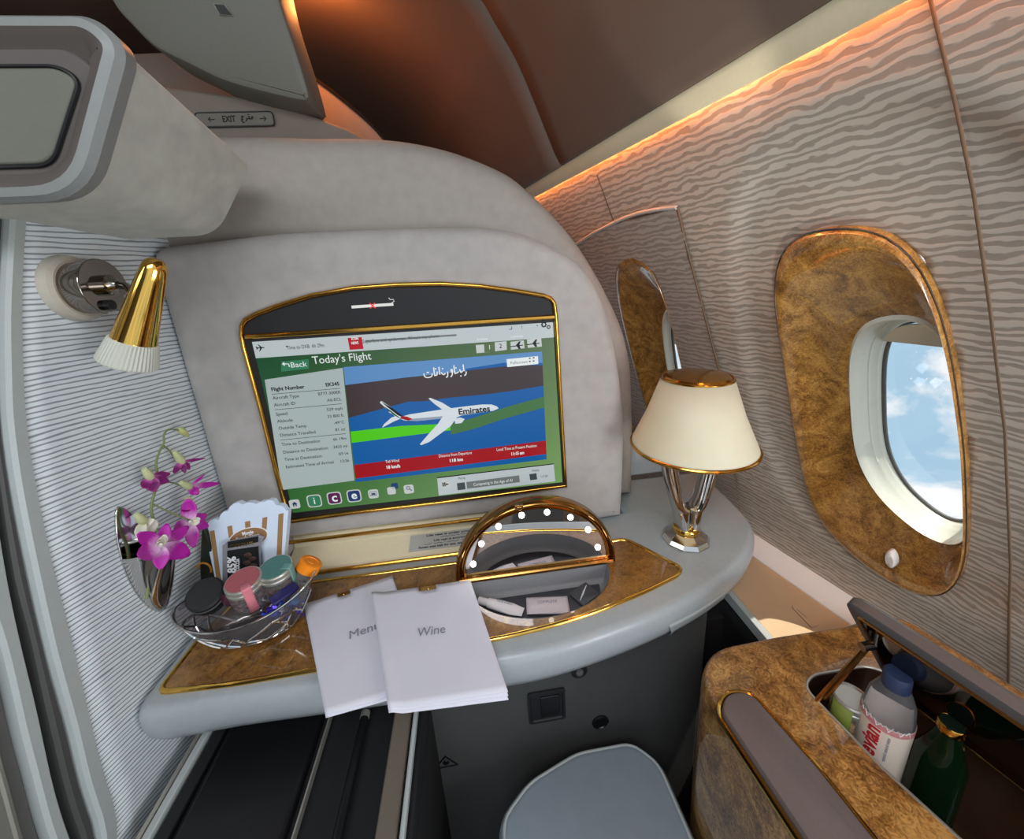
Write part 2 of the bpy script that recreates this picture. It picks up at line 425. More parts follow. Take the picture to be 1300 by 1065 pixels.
# shaded inner panel next to the console wall joint
# --- windows
def smooth2(r, it):
    for _ in range(it): r = [((r[k-1][0]+2*r[k][0]+r[(k+1) % len(r)][0])/4, (r[k-1][1]+2*r[k][1]+r[(k+1) % len(r)][1])/4) for k in range(len(r))]
    return r
def make_window(name, OUT, IN, label_idx, depth=1.0, lift=0):
    n = 150; ci = (sum(p[0] for p in IN)/len(IN), sum(p[1] for p in IN)/len(IN))
    o = smooth2(resample(OUT, n, ci), 10); i_ = smooth2(resample(IN, n, ci), 8)
    e = empty(name, W(ci[0], ci[1], 0)); tag(e, kind='structure')
    bm = nb(); rs = []
    def mixr(t, off):
        return [W(a[0]+(b[0]-a[0])*t, a[1]+(b[1]-a[1])*t, off+lift) for a, b in zip(o, i_)]
    for t, off in ((-.02, .012), (-.02, -.001), (0, -.005), (.05, -.007), (.12, -.006), (.25, -.001), (.45, .008), (.65, .016), (.8, .021), (.92, .024), (1.0, .028)):
        rs.append(mixr(t, off))
    rings_loft(bm, rs); obj('window_frame', bm, 'burl', e)
    bm = nb(); edge = mixr(-.03, -.001); tube(bm, edge[::1], .0012, 6, closed=True); obj('edge_trim', bm, 'dark_chrome', e)
    D = depth
    def sc(k, off, dz=0):
        kt = 1-(1-k)*.45; return [W(ci[0]+(p[0]-ci[0])*k, ci[1]+(p[1]-ci[1])*kt-.02*(1-k)/.2*.6, .024+(off-.024)*D) for p in i_]
    bm = nb(); rs = [sc(1.03, .027), sc(.99, .024), sc(.96, .028), sc(.94, .036), sc(.90, .052), sc(.885, .053), sc(.88, .058), sc(.83, .064), sc(.82, .066), sc(.80, .078)]
    rings_loft(bm, rs); obj('window_reveal', bm, 'reveal', e)
    bm = nb(); tube(bm, sc(.80, .076), .0035, 8, closed=True); obj('gasket', bm, 'mid_grey', e)
    bm = nb(); R0 = sc(.80, .074); R1 = sc(.80, .077); rings_loft(bm, [R0, R1], True, True); obj('window_pane', bm, 'glass', e, smooth=False)
    # roller blind: its lower edge just shows at the top of the opening
    top = max(p[1] for p in i_)
    bm = nb(); pr = []
    zb = ci[1]+(top-ci[1])*.80
    for off in (.024+.036*D, .024+.039*D):
        pr.append([W(ci[0]+(p[0]-ci[0])*.84, ci[1]+(max(p[1], zb)-ci[1])*.84 if p[1] > zb else ci[1]+(zb-ci[1])*.84, off) for p in i_ if p[1] > ci[1]+(zb-ci[1])*.98])
    if len(pr[0]) > 3: rings_loft(bm, pr, True, True); obj('window_blind', bm, 'brushed', e, smooth=False)
    return e
w1 = make_window('window_1', W1_OUT, W1_IN, 1)
w2 = make_window('window_2', W2_OUT, W2_IN, 2, .35)
W3_OUT = wring([(762,420),(775,432),(786,462),(794,495),(801,525),(808,552),(806,568),(796,568),(780,545),(768,500),(760,450)])
W3_IN = wring([(772,470),(780,475),(788,505),(792,530),(788,538),(780,520)])
w3 = make_window('window_3', W3_OUT, W3_IN, 3, .1, -.012)
hs, hz = wall_px(1132, 709)
bm = nb(); hp = W(hs, hz, -.001)
lathe(bm, [(0, .006), (.006, .0058), (.0078, .003), (.008, -.006)], hp, -NW+Vector((0, 0, -.3)), 24, sx=.9, sy=2.3, up=(0, 0, 1)); obj('blind_button', bm, 'white_plastic', w1)
# --- cream cove lip and ceiling shell, extruded along the wall direction
def CP(y, x0, z0):  # ceiling profile given at Y=.92 -> offset inward from the wall base line and height
    p = Vector((x0, y, 0)); return -(p-Vector((WC.x, WC.y, 0))).dot(NW), z0
def ext(inw, z, s): return Vector((WC.x, WC.y, 0)) - NW*inw + DW*s + Vector((0, 0, z))
prof_lip = [(inn(.198)+.010, .1945), CP(.92, .232, .217), CP(.92, .226, .222)]
def sheet(name, prof, s0, s1, n, m, thick=.004, kind='structure', parent=None):
    bm = nb(); rs = [[ext(a, b, s0+(s1-s0)*i/n) for a, b in prof] for i in range(n+1)]
    rings_loft(bm, rs, closed=False); o = obj(name, bm, m, parent, angle=60)
    t = o.modifiers.new('thick', 'SOLIDIFY'); t.thickness = thick; t.offset = 0
    if kind: tag(o, kind=kind)
    return o
sheet('trim_5', prof_lip, -1.5, 1.3, 6, 'cream', .003)
a0 = CP(.92, .226, .2235)
cp = [a0, CP(.92, .220, .2255), CP(.92, .214, .235), CP(.92, .206, .248), CP(.92, .195, .272), CP(.92, .136, .39), CP(.92, .092, .452), CP(.92, .047, .508), CP(.92, -.03, .565), CP(.92, -.13, .61), CP(.92, -.26, .635), CP(.92, -.5, .64), CP(.92, -1.3, .64)]
cp = [(v.x, v.y) for v in catmull([(a, b, 0) for a, b in cp], 5)]
sheet('ceiling', cp, .288, 1.8, 24, 'ceiling')
bm = nb(); box(bm, (-.2, 1.95, .2), (2.6, .03, 1.2)); tag(obj('wall_front', bm, 'ceiling', smooth=False), kind='structure')
sheet('ceiling', cp, -.72, .285, 24, 'ceiling')
# orange cove light strips
bm = nb(); rings_loft(bm, [[ext(d, h, s) for d, h in ((.2965, .203), (.3005, .203), (.3015, .209), (.2975, .209))] for s in (-1.4, 1.2)], True, True)
e = obj('cove_light', bm, mat('cove_strip', S(255,140,60), .5, emit=(1,.33,.09,1), estr=45), smooth=False); tag(e, 'long orange cove light strip hidden above the cream lip over the windows', 'light')
bm = nb(); box(bm, (-1.38, .5, -.2), (.03, 2.8, 2.1)); tag(obj('wall_left', bm, 'bulkhead', smooth=False), kind='structure')
# --- front bulkhead with exit sign
YB = 1.0
bw = [onY(*p, YB) for p in ((150,98),(190,107),(250,115),(300,122),(350,133),(400,148),(440,163),(475,182),(560,230),(700,300))]
out = [(p.x, p.z) for p in bw] + [(.28, -.3), (-1.4, -.3), (-1.4, .47)]
bm = nb(); prism(bm, [(a, YB, b) for a, b in out], (0, .03, 0)); tag(obj('wall_front', bm, 'bulkhead', bevel=.006), kind='structure')
YC = 1.16
arcp = catmull([onY(*p, YC) for p in ((330,62),(360,76),(383,90),(415,112),(445,136),(470,158),(490,180),(520,215),(545,250))], 4)
bm = nb(); prism(bm, arcp + [Vector((.2, YC, -.1)), Vector((-1.4, YC, -.1)), Vector((-1.4, YC, .53))], (0, .02, 0)); tag(obj('wall_front', bm, 'bulkhead', bevel=.003), kind='structure')
bm = nb(); tube(bm, [p+Vector((0, -.002, .002)) for p in arcp], .004, 6); tag(obj('trim_6', bm, 'black'), kind='structure')
# exit placard on the bulkhead
es = empty('exit_sign', onY(296, 151, YB))
c = onY(298, 151, YB-.006)
ow = (onY(347, 150, YB)-onY(249, 152, YB)).x; oh = .026
rr = roundpoly([(c.x-ow/2, c.z-oh/2), (c.x+ow/2, c.z-oh/2), (c.x+ow/2, c.z+oh/2), (c.x-ow/2, c.z+oh/2)], .008)
bm = nb(); prism(bm, [(a, YB-.005, b) for a, b in rr], (0, .006, 0)); obj('sign_plate', bm, 'sign_grey', es, bevel=.001)
bm = nb(); tube(bm, [(a, YB-.005, b) for a, b in rr], .0014, 6, closed=True); obj('sign_rim', bm, 'black', es)
text('EXIT', .016, (c.x-.012, YB-.0055, c.z), R_FRONT, 'ink', es, width=.026, bold=.0004)
def arrow(bm, x, z, d, y, L=.0125, w=.0014):
    box(bm, (x, y, z), (L, .0006, w))
    for s in (-1, 1):
        box(bm, (x+d*(L/2-.0022), y, z+s*.0022), (.0064, .0006, w), Matrix.Rotation(s*d*PI/4, 3, 'Y'))
for ax_, dd_ in ((-.046, -1), (.056, 1)): bm = nb(); arrow(bm, c.x+ax_, c.z, dd_, YB-.0057); obj('arrow', bm, 'ink', es, smooth=False)
def arabic(s, h, loc, R, m, parent, width, name='arabic_lettering', wgt=None):
    """hand-drawn strokes that follow the joined script; each stroke is a polyline in a 1-high box"""
    bm = nb(); xs = [p[0] for st in s for p in st]; w = max(xs)-min(xs); sx = width/w; x0 = (max(xs)+min(xs))/2
    wg = wgt or h*.075; loc = Vector(loc)
    for st in s:
        P = [loc + R @ Vector(((p[0]-x0)*sx, (p[1]-.5)*h, .0002)) for p in st]
        if len(P) == 1: lathe(bm, [(0, .0003), (wg*1.1, .0003), (wg*1.1, 0)], P[0], R.col[2], 8); continue
        P = catmull(P, 3) if len(P) > 2 else P
        strip(bm, P, wg*1.7, R.col[2], .0002, closed=False)
    return obj(name, bm, m, parent, smooth=False)
MAKHRAJ = [[(2.5,.55),(2.4,.72),(2.25,.7),(2.2,.52),(2.4,.5)],[(2.25,.5),(1.9,.5),(1.7,.75),(1.5,.72)],[(1.9,.5),(1.5,.5),(1.2,.5)],[(1.65,.98)],[(1.2,.6),(1.15,.42),(1.0,.28),(.85,.24)],[(.15,.78),(.45,.82),(.7,.72)],[(.5,.74),(.2,.55),(.12,.3),(.3,.1),(.62,.12)],[(.4,.42)]]
arabic(MAKHRAJ, .016, (c.x+.025, YB-.0055, c.z), R_FRONT, 'ink', es, .024)
tag(es, 'small grey exit sign with two arrows on the bulkhead above the seat shell', 'sign')
# --- centre overhead panel (upper left)
YBN = .93
_r = lambda x, y: (lambda r: r*((YBN+.098)/(r.y+.28*r.z)))(ray(x, y))
bp = [_r(*p) for p in ((118,-60),(140,0),(163,28),(190,55),(213,69),(240,82),(270,97),(300,108),(345,120),(384,128),(391,125),(392,118),(378,70),(355,0),(340,-60))]
bp = catmull(bp, 4)
bn = empty('overhead_panel', bp[0])
bm = nb()
o2 = [(p.x, p.z) for p in bp] ; o2 += [(o2[-1][0], .8), (o2[0][0]-.1, .8)]
rs = []
for y, d in ((YBN+.10, .006), (YBN+.095, 0), (YBN+.012, 0), (YBN+.003, .003), (YBN, .009)):
    rs.append([(a, y-.28*(b-.35), b) for a, b in offset2(o2, d)])
rings_loft(bm, rs, True, True); obj('panel', bm, 'bin', bn)
cc = onY(283, 12, YBN-.052)
bm = nb(); q = [_r(*p)-Vector((0, .002, 0)) for p in ((273,7),(285,8),(295,20),(281,19))]; prism(bm, q, (0, .004, 0)); obj('vent', bm, 'black', bn, smooth=False)
bm = nb(); q2 = [_r(*p)-Vector((0, .0025, 0)) for p in ((272,6),(286,7),(297,21),(280,20))]; tube(bm, q2, .0008, 6, closed=True); obj('vent_rim', bm, 'brushed', bn)
tag(bn, 'curved grey overhead panel with tiny vent at the upper left of the cabin', 'panel')
bm = nb(); oc = onY(372, 60, 1.10); box(bm, (oc.x-.06, 1.08, oc.z+.03), (.02, .05, .2)); o = obj('cove_light', bm, 'cove_orange', smooth=False)
tag(o, 'orange cove light strip behind the overhead panel at upper left', 'light')
# --- left partition: ribbed fabric wall with an S-shaped near edge
XL = -.475
edge = [(28,250),(22,330),(20,400),(22,480),(26,540),(40,630),(62,730),(85,820),(105,905),(122,975),(140,1030)]
def LP(x, y, off=0): return onX(x, y, XL+off)
EP = [LP(*p) for p in edge]; EP = catmull(EP, 4)
def edgeY(z):
    a = sorted([(p.z, p.y) for p in EP])
    if z <= a[0][0]: return a[0][1]-(a[0][0]-z)*.35
    if z >= a[-1][0]: return a[-1][1]
    for i in range(len(a)-1):
        if a[i][0] <= z <= a[i+1][0]: return a[i][1]+(a[i+1][1]-a[i][1])*(z-a[i][0])/(a[i+1][0]-a[i][0]+1e-9)
bm = nb(); ul = bm.loops.layers.uv.new('uv'); nz, ny = 90, 24; G = []
for j in range(nz+1):
    z = -1.2 + 1.42*j/nz; y0 = edgeY(z); G.append([])
    for i in range(ny+1):
        y = y0+(.98-y0)*i/ny; G[-1].append((bm.verts.new((XL, y, z)), y, z*math.exp(-.62*(y-.5))))
for j in range(nz):
    for i in range(ny):
        q = [G[j][i], G[j][i+1], G[j+1][i+1], G[j+1][i]]; f = bm.faces.new([a[0] for a in q])
        for l, a in zip(f.loops, q): l[ul].uv = (a[1], a[2])
wl = obj('wall_left', bm, 'ribbed'); tag(wl, kind='structure')
t_ = wl.modifiers.new('thick', 'SOLIDIFY'); t_.thickness = .012; t_.offset = 0
def band(name, e0, e1, m, x0, x1):
    """upright profile between two edge curves (functions of z giving Y)"""
    bm = nb(); rs = []
    for j in range(61):
        z = -1.2+1.40*j/60; a, b = e0(z), e1(z); r = min(.003, abs(b-a)*.3)
        rs.append([(XL+x0, a, z), (XL+x1-r, a, z), (XL+x1, a+r, z), (XL+x1, b-r, z), (XL+x1-r, b, z), (XL+x0, b, z)])
    rings_loft(bm, rs, True, True); o = obj(name, bm, m); tag(o, kind='structure'); return o
def curveY(px, off):
    q = sorted([(p.z, p.y) for p in catmull([onX(a, b, XL+off) for a, b in px], 4)])
    def f(z):
        if z <= q[0][0]: return q[0][1]+(edgeY(z)-edgeY(q[0][0]))
        if z >= q[-1][0]: return q[-1][1]+(edgeY(z)-edgeY(q[-1][0]))
        for i in range(len(q)-1):
            if q[i][0] <= z <= q[i+1][0]: return q[i][1]+(q[i+1][1]-q[i][1])*(z-q[i][0])/(q[i+1][0]-q[i][0]+1e-9)
    return f
eR = lambda z: edgeY(z)+.001
L1 = curveY([(18,255),(13,330),(10,400),(11,480),(14,540),(25,620),(45,720),(70,830),(95,920),(108,975)], .008)
L2 = curveY([(1,600),(10,660),(24,740),(42,810),(60,890),(80,975)], 0)
L3 = curveY([(-6,600),(2,650),(17,740),(34,820),(51,890),(69,975)], 0)
L4 = curveY([(-20,760),(-4,800),(10,850),(28,930),(40,975)], -.004)
band('trim_7', L1, eR, 'trim_light', -.02, .008)
M['band_grey'] = mat('band_grey', S(72,72,70), .55, noise=.05)
band('trim_8', L2, L1, 'band_grey', -.02, .0)
band('trim_9', L3, L2, 'black', -.03, -.012)
band('trim_10', L4, L3, 'trim_light', -.03, -.002)
L5 = lambda z: L4(z)-.016
L6 = lambda z: L4(z)-.022
band('trim_11', L5, L4, 'mid_grey', -.03, -.012)
band('trim_12', L6, L5, 'brushed', -.03, -.006)
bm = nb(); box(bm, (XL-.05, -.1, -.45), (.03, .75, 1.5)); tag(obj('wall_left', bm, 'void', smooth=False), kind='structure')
# ================================================================== SEAT SHELL (hood behind the monitor) AND MONITOR HOUSING
def shell(name, outline, yf, yb, r, m, parent=None, seg=7):
    bm = nb(); rs = [[(a, yb, b) for a, b in outline]]
    for k in range(seg+1):
        t = PI/2*k/seg; rs.append([(a, yf+r-r*math.sin(t), b) for a, b in offset2(outline, r*(1-math.cos(t)))])
    rings_loft(bm, rs, True, True); return obj(name, bm, m, parent, angle=50)
YH = .77
hp = [onY(*p, YH) for p in ((285,176),(340,176),(400,178),(460,178),(520,183),(580,197),(640,222),(672,247),(700,274),(727,306),(750,341),(770,378),(785,412),(793,440),(798,475),(800,540),(799,600))]
ho = [(v.x, v.z) for v in catmull(hp, 4)]
zl = ho[0][1]
ho = [(-.62, zl), (-.5, zl)] + ho + [(ho[-1][0], -.495), (-.62, -.495)]
hd = empty('seat_shell', (0, YH, -.4)); shell('shell_body', ho, .725, 1.0, .045, 'hood', hd)
tag(hd, 'arched beige privacy shell rising behind the monitor housing', 'partition')
YS = .665
sp = [onY(*p, YS+.012) for p in ((350,296),(430,292),(520,289),(600,288),(640,292),(680,303),(715,320),(745,345),(765,382),(778,425),(788,480),(793,540),(792,600),(789,655))]
so = [(v.x, v.z) for v in catmull(sp, 3)]
tl = onY(238, 301, YS+.012); l1 = onY(213, 332, YS+.012)
so = [(-.468, .055), (-.462, .068), (-.448, .0755)] + so + [(.262, -.497), (.2, -.499), (.04, -.499), (.04, -.452), (-.372, -.452), (-.372, -.499), (-.468, -.499)]
mh = empty('monitor_housing', (-.1, YS, -.5)); shell('upholstered_panel', so, YS, YS+.058, .026, 'suede', mh)
tag(mh, 'grey suede covered housing surrounding the gold framed screen', 'partition')
# recessed ledge under the monitor with its warning sticker
lp_ = empty('recessed_ledge', (-.17, .66, -.5))
bm = nb(); prism(bm, [(-.372, .69, -.452), (-.372, .684, -.480), (-.372, .632, -.4965), (-.372, .632, -.4995), (-.372, .694, -.4995), (-.372, .694, -.452)], (.412, 0, 0)); obj('ledge_plate', bm, 'cream', lp_, bevel=.001)
bm = nb(); tube(bm, [(-.378, YS-.002, -.452), (.04, YS-.002, -.452)], .0035, 10); obj('gold_rail', bm, 'gold', lp_)
bm = nb(); tube(bm, [(-.378, .627, -.4965), (.04, .627, -.4965)], .004, 10); obj('gold_rail', bm, 'gold', lp_)
tag(lp_, 'narrow cream ledge between two gold rails below the screen', 'ledge')
a, b, c_, d_ = Vector((-.145, .6745, -.482)), Vector((.01, .6745, -.482)), None, None
bm = nb()
st0 = Vector((-.150, .6435, -.4922)); upv = (Vector((0, .684, -.480))-Vector((0, .632, -.4965))).normalized()
nrm = Vector((1, 0, 0)).cross(upv)
prism(bm, [st0, st0+Vector((.168, 0, 0)), st0+Vector((.168, 0, 0))+upv*.036, st0+upv*.036], nrm*.0008)
stk = obj('warning_sticker', bm, mat('sticker', S(176,176,170), .5, noise=.03), smooth=False)
tag(stk, 'grey sticker with black English and Arabic warning lines on the cream ledge', 'sticker')
RS = Rf((1, 0, 0), upv); sc_ = st0+Vector((.084, 0, 0))+nrm*.001
for k, (tx, w_) in enumerate((('Life vest is under your seat', .105), ('Life vest is armrest top', .075), ('Fasten seat belt for taxi, take off and landing', .132))):
    text(tx, .0065, sc_+upv*(.031-.0125*k), RS, 'ink', stk, width=w_, bold=.00012)
SQ = [[(0,.4),(.3,.3),(.6,.4),(.7,.75)],[(.9,.4),(1.2,.35),(1.4,.65),(1.6,.4),(1.9,.4)],[(1.7,.05)],[(2.1,.35),(2.1,.95)],[(2.3,.35),(2.6,.3),(2.8,.7),(3.0,.4),(3.4,.4),(3.5,.9)],[(2.5,.9)],[(3.8,.4),(3.9,.65),(4.2,.4),(4.5,.3)],[(4.8,.35),(4.8,.95)],[(5.0,.4),(5.4,.35),(5.6,.6),(5.9,.4)],[(5.5,.9)]]
for k, w_ in ((0, .05), (1, .11)): arabic(SQ, .0055, sc_+upv*(.0248-.0125*k), RS, 'ink', stk, w_)
# ================================================================== MONITOR
YM = YS-.004
def P2(x, y, d=0): return onY(x, y, YM-d)
mon = empty('wall_monitor', P2(520, 520)); tag(mon, 'wide gold framed screen showing a flight page with an airliner', 'screen')
fo = [(308,440),(305,425),(306,412),(311,404),(324,397),(350,387),(395,373),(450,363),(505,359),(560,358),(610,361),(655,367),(690,373),(700,377),(705,384),(707,400),(712,490),(720,617),(560,638),(450,651),(372,662),(366,660),(350,600),(330,520)]
FO = [(P2(*p).x, P2(*p).z) for p in fo]
FO[16] = (FO[16][0], FO[16][1])
bm = nb(); prism(bm, [(a, YM-.001, b) for a, b in FO], (0, .008, 0)); obj('bezel', bm, 'matte_black', mon, bevel=.001)
bm = nb(); strip(bm, [(a, YM-.001, b) for a, b in offset2(FO, .0028)], .0075, (0, -1, 0), .006); obj('gold_frame', bm, 'gold', mon, angle=60)
b0, b1 = P2(313,427.5), P2(706,402)
bm = nb(); strip(bm, [b0+Vector((0,-.001,0)), b1+Vector((0,-.001,0))], .008, (0,-1,0), .005, closed=False); obj('gold_crossbar', bm, 'gold', mon)
# screen contents
def em(name, r, g, b, k=.62):
    c = S(r, g, b); return mat(name, tuple(v*.25 for v in c[:3])+(1,), .25, emit=c, estr=k)
SC = {k: em('screen_'+k, *v) for k, v in dict(green=(50,104,62), dgreen=(20,78,48), olive=(92,112,72), lgreen=(126,170,96), bar=(196,206,208), panel=(176,190,188), blue=(20,96,168), deep=(16,74,136), sky=(96,146,200), land=(68,56,58), lime=(84,210,24), dkland=(72,120,70), red=(168,20,30), text=(70,78,80), white=(240,246,244), black=(16,18,18), crimson=(190,24,40), purple=(96,40,90), navy=(36,64,116), btn=(204,210,206), teal=(60,130,96), grey=(120,126,124), hull=(224,232,236), hullshade=(150,166,186)).items()}
def mp(pts, d=.0016): return [P2(x, y, d) for x, y in pts]
def flat(bm, px, d, mi=0): prism(bm, mp(px, d), (0, .0004, 0), mi)
# bilinear helper in the screen rectangle (u right, v down)
TLc, TRc, BRc, BLc = (320,434), (702,409), (714,612), (372,651)
def Q(u, v):
    p = [P2(*k, .0016) for k in (TLc, TRc, BRc, BLc)]
    w = p[0]*(1-u)*(1-v)+p[1]*u*(1-v)+p[2]*u*v+p[3]*(1-u)*v
    return w
def rect(bm, u0, v0, u1, v1, d=0, mi=0, r=0):
    q = [(u0, v0), (u1, v0), (u1, v1), (u0, v1)]
    if r: q = roundpoly(q, r, 3)
    prism(bm, [Q(a, b)+Vector((0, -d, 0)) for a, b in q], (0, .0003, 0), mi)
bm = nb(); ng = 12
for i in range(ng):   # page background: green deepening to the upper left
    pass
rect(bm, 0, 0, 1, 1)
_bd = em('screen_backdrop', 50, 104, 62); _nt = _bd.node_tree; _pb = _nt.nodes['Principled BSDF']
_tc = _nt.nodes.new('ShaderNodeTexCoord'); _sp = _nt.nodes.new('ShaderNodeSeparateXYZ'); _nt.links.new(_tc.outputs['Generated'], _sp.inputs[0])
def _mixc(f, a, b):
    m = _nt.nodes.new('ShaderNodeMix'); m.data_type = 'RGBA'; _nt.links.new(f, m.inputs['Factor'])
    for k, v in (('A', a), ('B', b)):
        if isinstance(v, tuple): m.inputs[k].default_value = v
        else: _nt.links.new(v, m.inputs[k])
    return m.outputs['Result']
_c = _mixc(_sp.outputs['Z'], _mixc(_sp.outputs['X'], S(56,112,52), S(140,182,110)), _mixc(_sp.outputs['X'], S(8,66,44), S(92,104,70)))
_nt.links.new(_c, _pb.inputs['Emission Color'])
scr = obj('screen', bm, _bd, mon, smooth=False)
def sub(name, fn, m, smooth=False): b_ = nb(); fn(b_); return obj(name, b_, m, scr, smooth=smooth)
sub('toolbar', lambda b: (rect(b, 0, 0, 1, .085, .0004, 0), rect(b, .30, .012, .345, .075, .0008, 1), rect(b, .355, .03, .8 if False else .66, .04, .0008, 2)), [SC['bar'], SC['crimson'], SC['grey']])
# info panel, follows photo outline
def infop(b):
    q = mp([(336,482),(435,467),(450,610),(358,622)], .0022); prism(b, q, (0, .0003, 0))
sub('info_panel', infop, SC['panel'])
def uvpt(x, y): return P2(x, y, .003)
def stext(s, h, x, y, m, w=None, al='CENTER', bold=0, d=.003):
    rx = Vector((1, 0, 0)); p = P2(x, y, d)
    return text(s, h, p, R_FRONT, m, scr, width=w, align=al, bold=bold, ext=.0001)
rows = [('Flight Number', 'EK345', 490), ('Aircraft Type', 'B777-300ER', 501), ('Aircraft ID', 'A6-ECL', 510), ('Speed', '529 mph', 522), ('Altitude', '33 800 ft', 531), ('Outside Temp', '-49°C', 540), ('Distance Travelled', '81 mi', 549), ('Time to Destination', '6h 19m', 561), ('Distance to Destination', '3433 mi', 571), ('Time at Destination', '07:16', 580.5), ('Estimated Time of Arrival', '13:36', 590)]
for k, (a, b, y) in enumerate(rows):
    zz = P2(345, y+4).z; x0 = 343+(y-490)*.19; x1 = 430+(y-490)*.13
    big = .0090 if k == 0 else .0078
    text(a, big, Vector((P2(x0, y, .003).x, YM-.003, zz)), R_FRONT, SC['black'] if k == 0 else SC['text'], scr, align='LEFT', ext=.0001, bold=.0002 if k == 0 else .00005)
    text(b, big*.95, Vector((P2(x1, y-8, .003).x, YM-.003, zz)), R_FRONT, SC['black'] if k == 0 else SC['text'], scr, align='RIGHT', ext=.0001, bold=.0002 if k == 0 else .00005)
def rules(b):
    for y in (497, 517, 556):
        zz = P2(345, y+3).z; x0 = P2(344+(y-490)*.19, y).x; x1 = P2(431+(y-490)*.13, y-6).x
        box(b, ((x0+x1)/2, YM-.0028, zz), (x1-x0, .0002, .0008))
sub('rule', rules, SC['text'])
# map picture
def mappic(b):
    A, B_, C2, D = (436,466), (688,446), (694,583), (452,612)
    p = [P2(*k, .0022) for k in (A, B_, C2, D)]
    def L(u, v, d=0): w = p[0]*(1-u)*(1-v)+p[1]*u*(1-v)+p[2]*u*v+p[3]*(1-u)*v; return w+Vector((0, -d, 0))
    def pg(uv, mi, d): prism(b, [L(u, v, d) for u, v in uv], (0, .0003, 0), mi)
    pg([(0,0),(1,0),(1,1),(0,1)], 0, 0)
    pg([(0,.0),(1,0),(1,.10),(.8,.07),(.55,.10),(.3,.11),(.12,.12),(0,.10)], 1, .0004)
    pg([(0,.14),(.15,.13),(.3,.12),(.6,.11),(.85,.10),(1,.12),(1,.30),(.85,.32),(.7,.33),(.5,.33),(.38,.34),(.3,.33),(.2,.36),(.1,.39),(0,.42)], 2, .0004)
    pg([(0,.1),(.3,.10),(.6,.09),(.6,.115),(.3,.125),(0,.145)], 4, .0006)
    pg([(0,.54),(.25,.535),(.5,.56),(.5,.62),(.25,.63),(0,.64)], 3, .0004)
    pg([(.5,.56),(.62,.53),(.8,.46),(1,.40),(1,.50),(.8,.56),(.62,.63),(.5,.66)], 5, .0005)
    pg([(0,.84),(1,.815),(1,.945),(0,.965)], 6, .0006)
sub('map_picture', mappic, [SC['blue'], SC['sky'], SC['land'], SC['lime'], SC['sky'], SC['dkland'], SC['red']])
def plane(b):
    F = lambda pts, mi, d=.0036: prism(b, mp(pts, d), (0, .0004, 0), mi)
    F([(510,529),(520,526),(560,520),(590,516),(612,513.5),(624,513.5),(631,516),(633,518.5),(626,521.5),(600,525),(560,531),(530,534),(515,534)], 0)
    F([(519,532),(560,528.5),(600,524),(626,520.5),(600,525.5),(560,531.5),(530,534.5),(518,534)], 1, .004)
    F([(574,519),(561,511),(546,505),(544,506),(552,513),(563,521)], 0)                        # far wing
    F([(563,527),(577,524),(594,523),(580,530),(572,541),(545,561),(535,565),(533,564),(545,550),(556,538)], 0, .0041)   # near wing
    F([(577,532),(584,530),(590,532),(586,537),(578,538)], 0, .0042)                           # engine
    F([(497,530),(507,527),(512,530),(500,535),(485,543),(487,539)], 0, .0041)                 # tailplane
    F([(493,523),(501,522),(505,525),(501,527)], 0, .0035)
    F([(511,529),(498,518),(484,509),(482,511),(492,520),(503,530),(514,534)], 0, .0043)       # fin
    F([(484,510),(498,518),(511,528),(514,531),(505,527),(492,517)], 2, .0046)
    F([(488,516),(497,522),(507,530),(512,533.5),(500,527),(492,520)], 3, .0047)
    F([(510,528),(517,529),(524,532),(518,534),(508,531)], 4, .0047)
sub('airliner_picture', plane, [SC['hull'], SC['hullshade'], SC['black'], SC['dgreen'], SC['red']])
RT = Rf(Vector((P2(640,514)-P2(560,523)).x and (P2(640,514)-P2(560,523))), (0, 0, 1))
text('Emirates', .0155, P2(602, 521, .0052), Rf(P2(622,517)-P2(582,521.5), (0,0,1)), SC['black'], scr, width=.056, bold=.0004, ext=.0001)
stext("Today's Flight", 0.0185, 434, 455, SC['white'], w=.094)
sub('back_button', lambda b: flat(b, [(357,459),(392,456),(392,468),(357,472)], .003), SC['teal'])
stext('Back', .0125, 379, 463, SC['white'], d=.0036, w=.025)
def barr(b):
    z = P2(363, 463, .0036); 
    tube(b, [z+Vector(v) for v in ((.005, 0, -.004), (.004, 0, .001), (0, 0, .0015), (-.003, 0, .0015))], .0008, 6)
    prism(b, [z+Vector(v) for v in ((-.006, 0, .0015), (-.002, 0, .005), (-.002, 0, -.002))], (0, .0003, 0))
sub('back_arrow', barr, SC['white'])
stext('Time to DXB  6h 29m', .0085, 388, 440, SC['text'], w=.058); stext('•', .01, 364, 440, SC['text'])
stext('ICON', .006, 450.5, 430, SC['white'], w=.011, bold=.0002); stext('NEWS', .006, 450.5, 435.5, SC['white'], w=.011, bold=.0002)
stext('Superfans and spiderman, Africa’s top photo', .0085, 509, 430, SC['text'], w=.125)
RANIA = [[(9.6,.35),(9.5,.1),(9.2,0)],[(9.2,.4),(9.2,1)],[(9,.45),(8.7,.3),(8.5,.6)],[(8.6,-.0)],[(8.3,.4),(8,.3),(7.8,.3),(7.6,.3),(7.6,1)],[(7.9,.75)],[(7.3,.6),(7.1,.4),(7.0,.6),(7.2,.65),(7.15,.2),(6.8,0)],[(6.4,.5),(6.3,.1),(6,0)],[(6.0,.4),(5.8,.3),(5.5,.3),(5.3,.5)],[(5.6,.8)],[(5.0,.3),(5.0,1)],[(4.6,.6),(4.5,.3),(4.2,.3),(4.1,.3),(4.1,1)],[(4.4,.85)],[(3.7,.5),(3.6,.25),(3.0,.15),(2.4,.25),(2.3,.55)],[(3.1,.6)],[(2.9,.6)]]
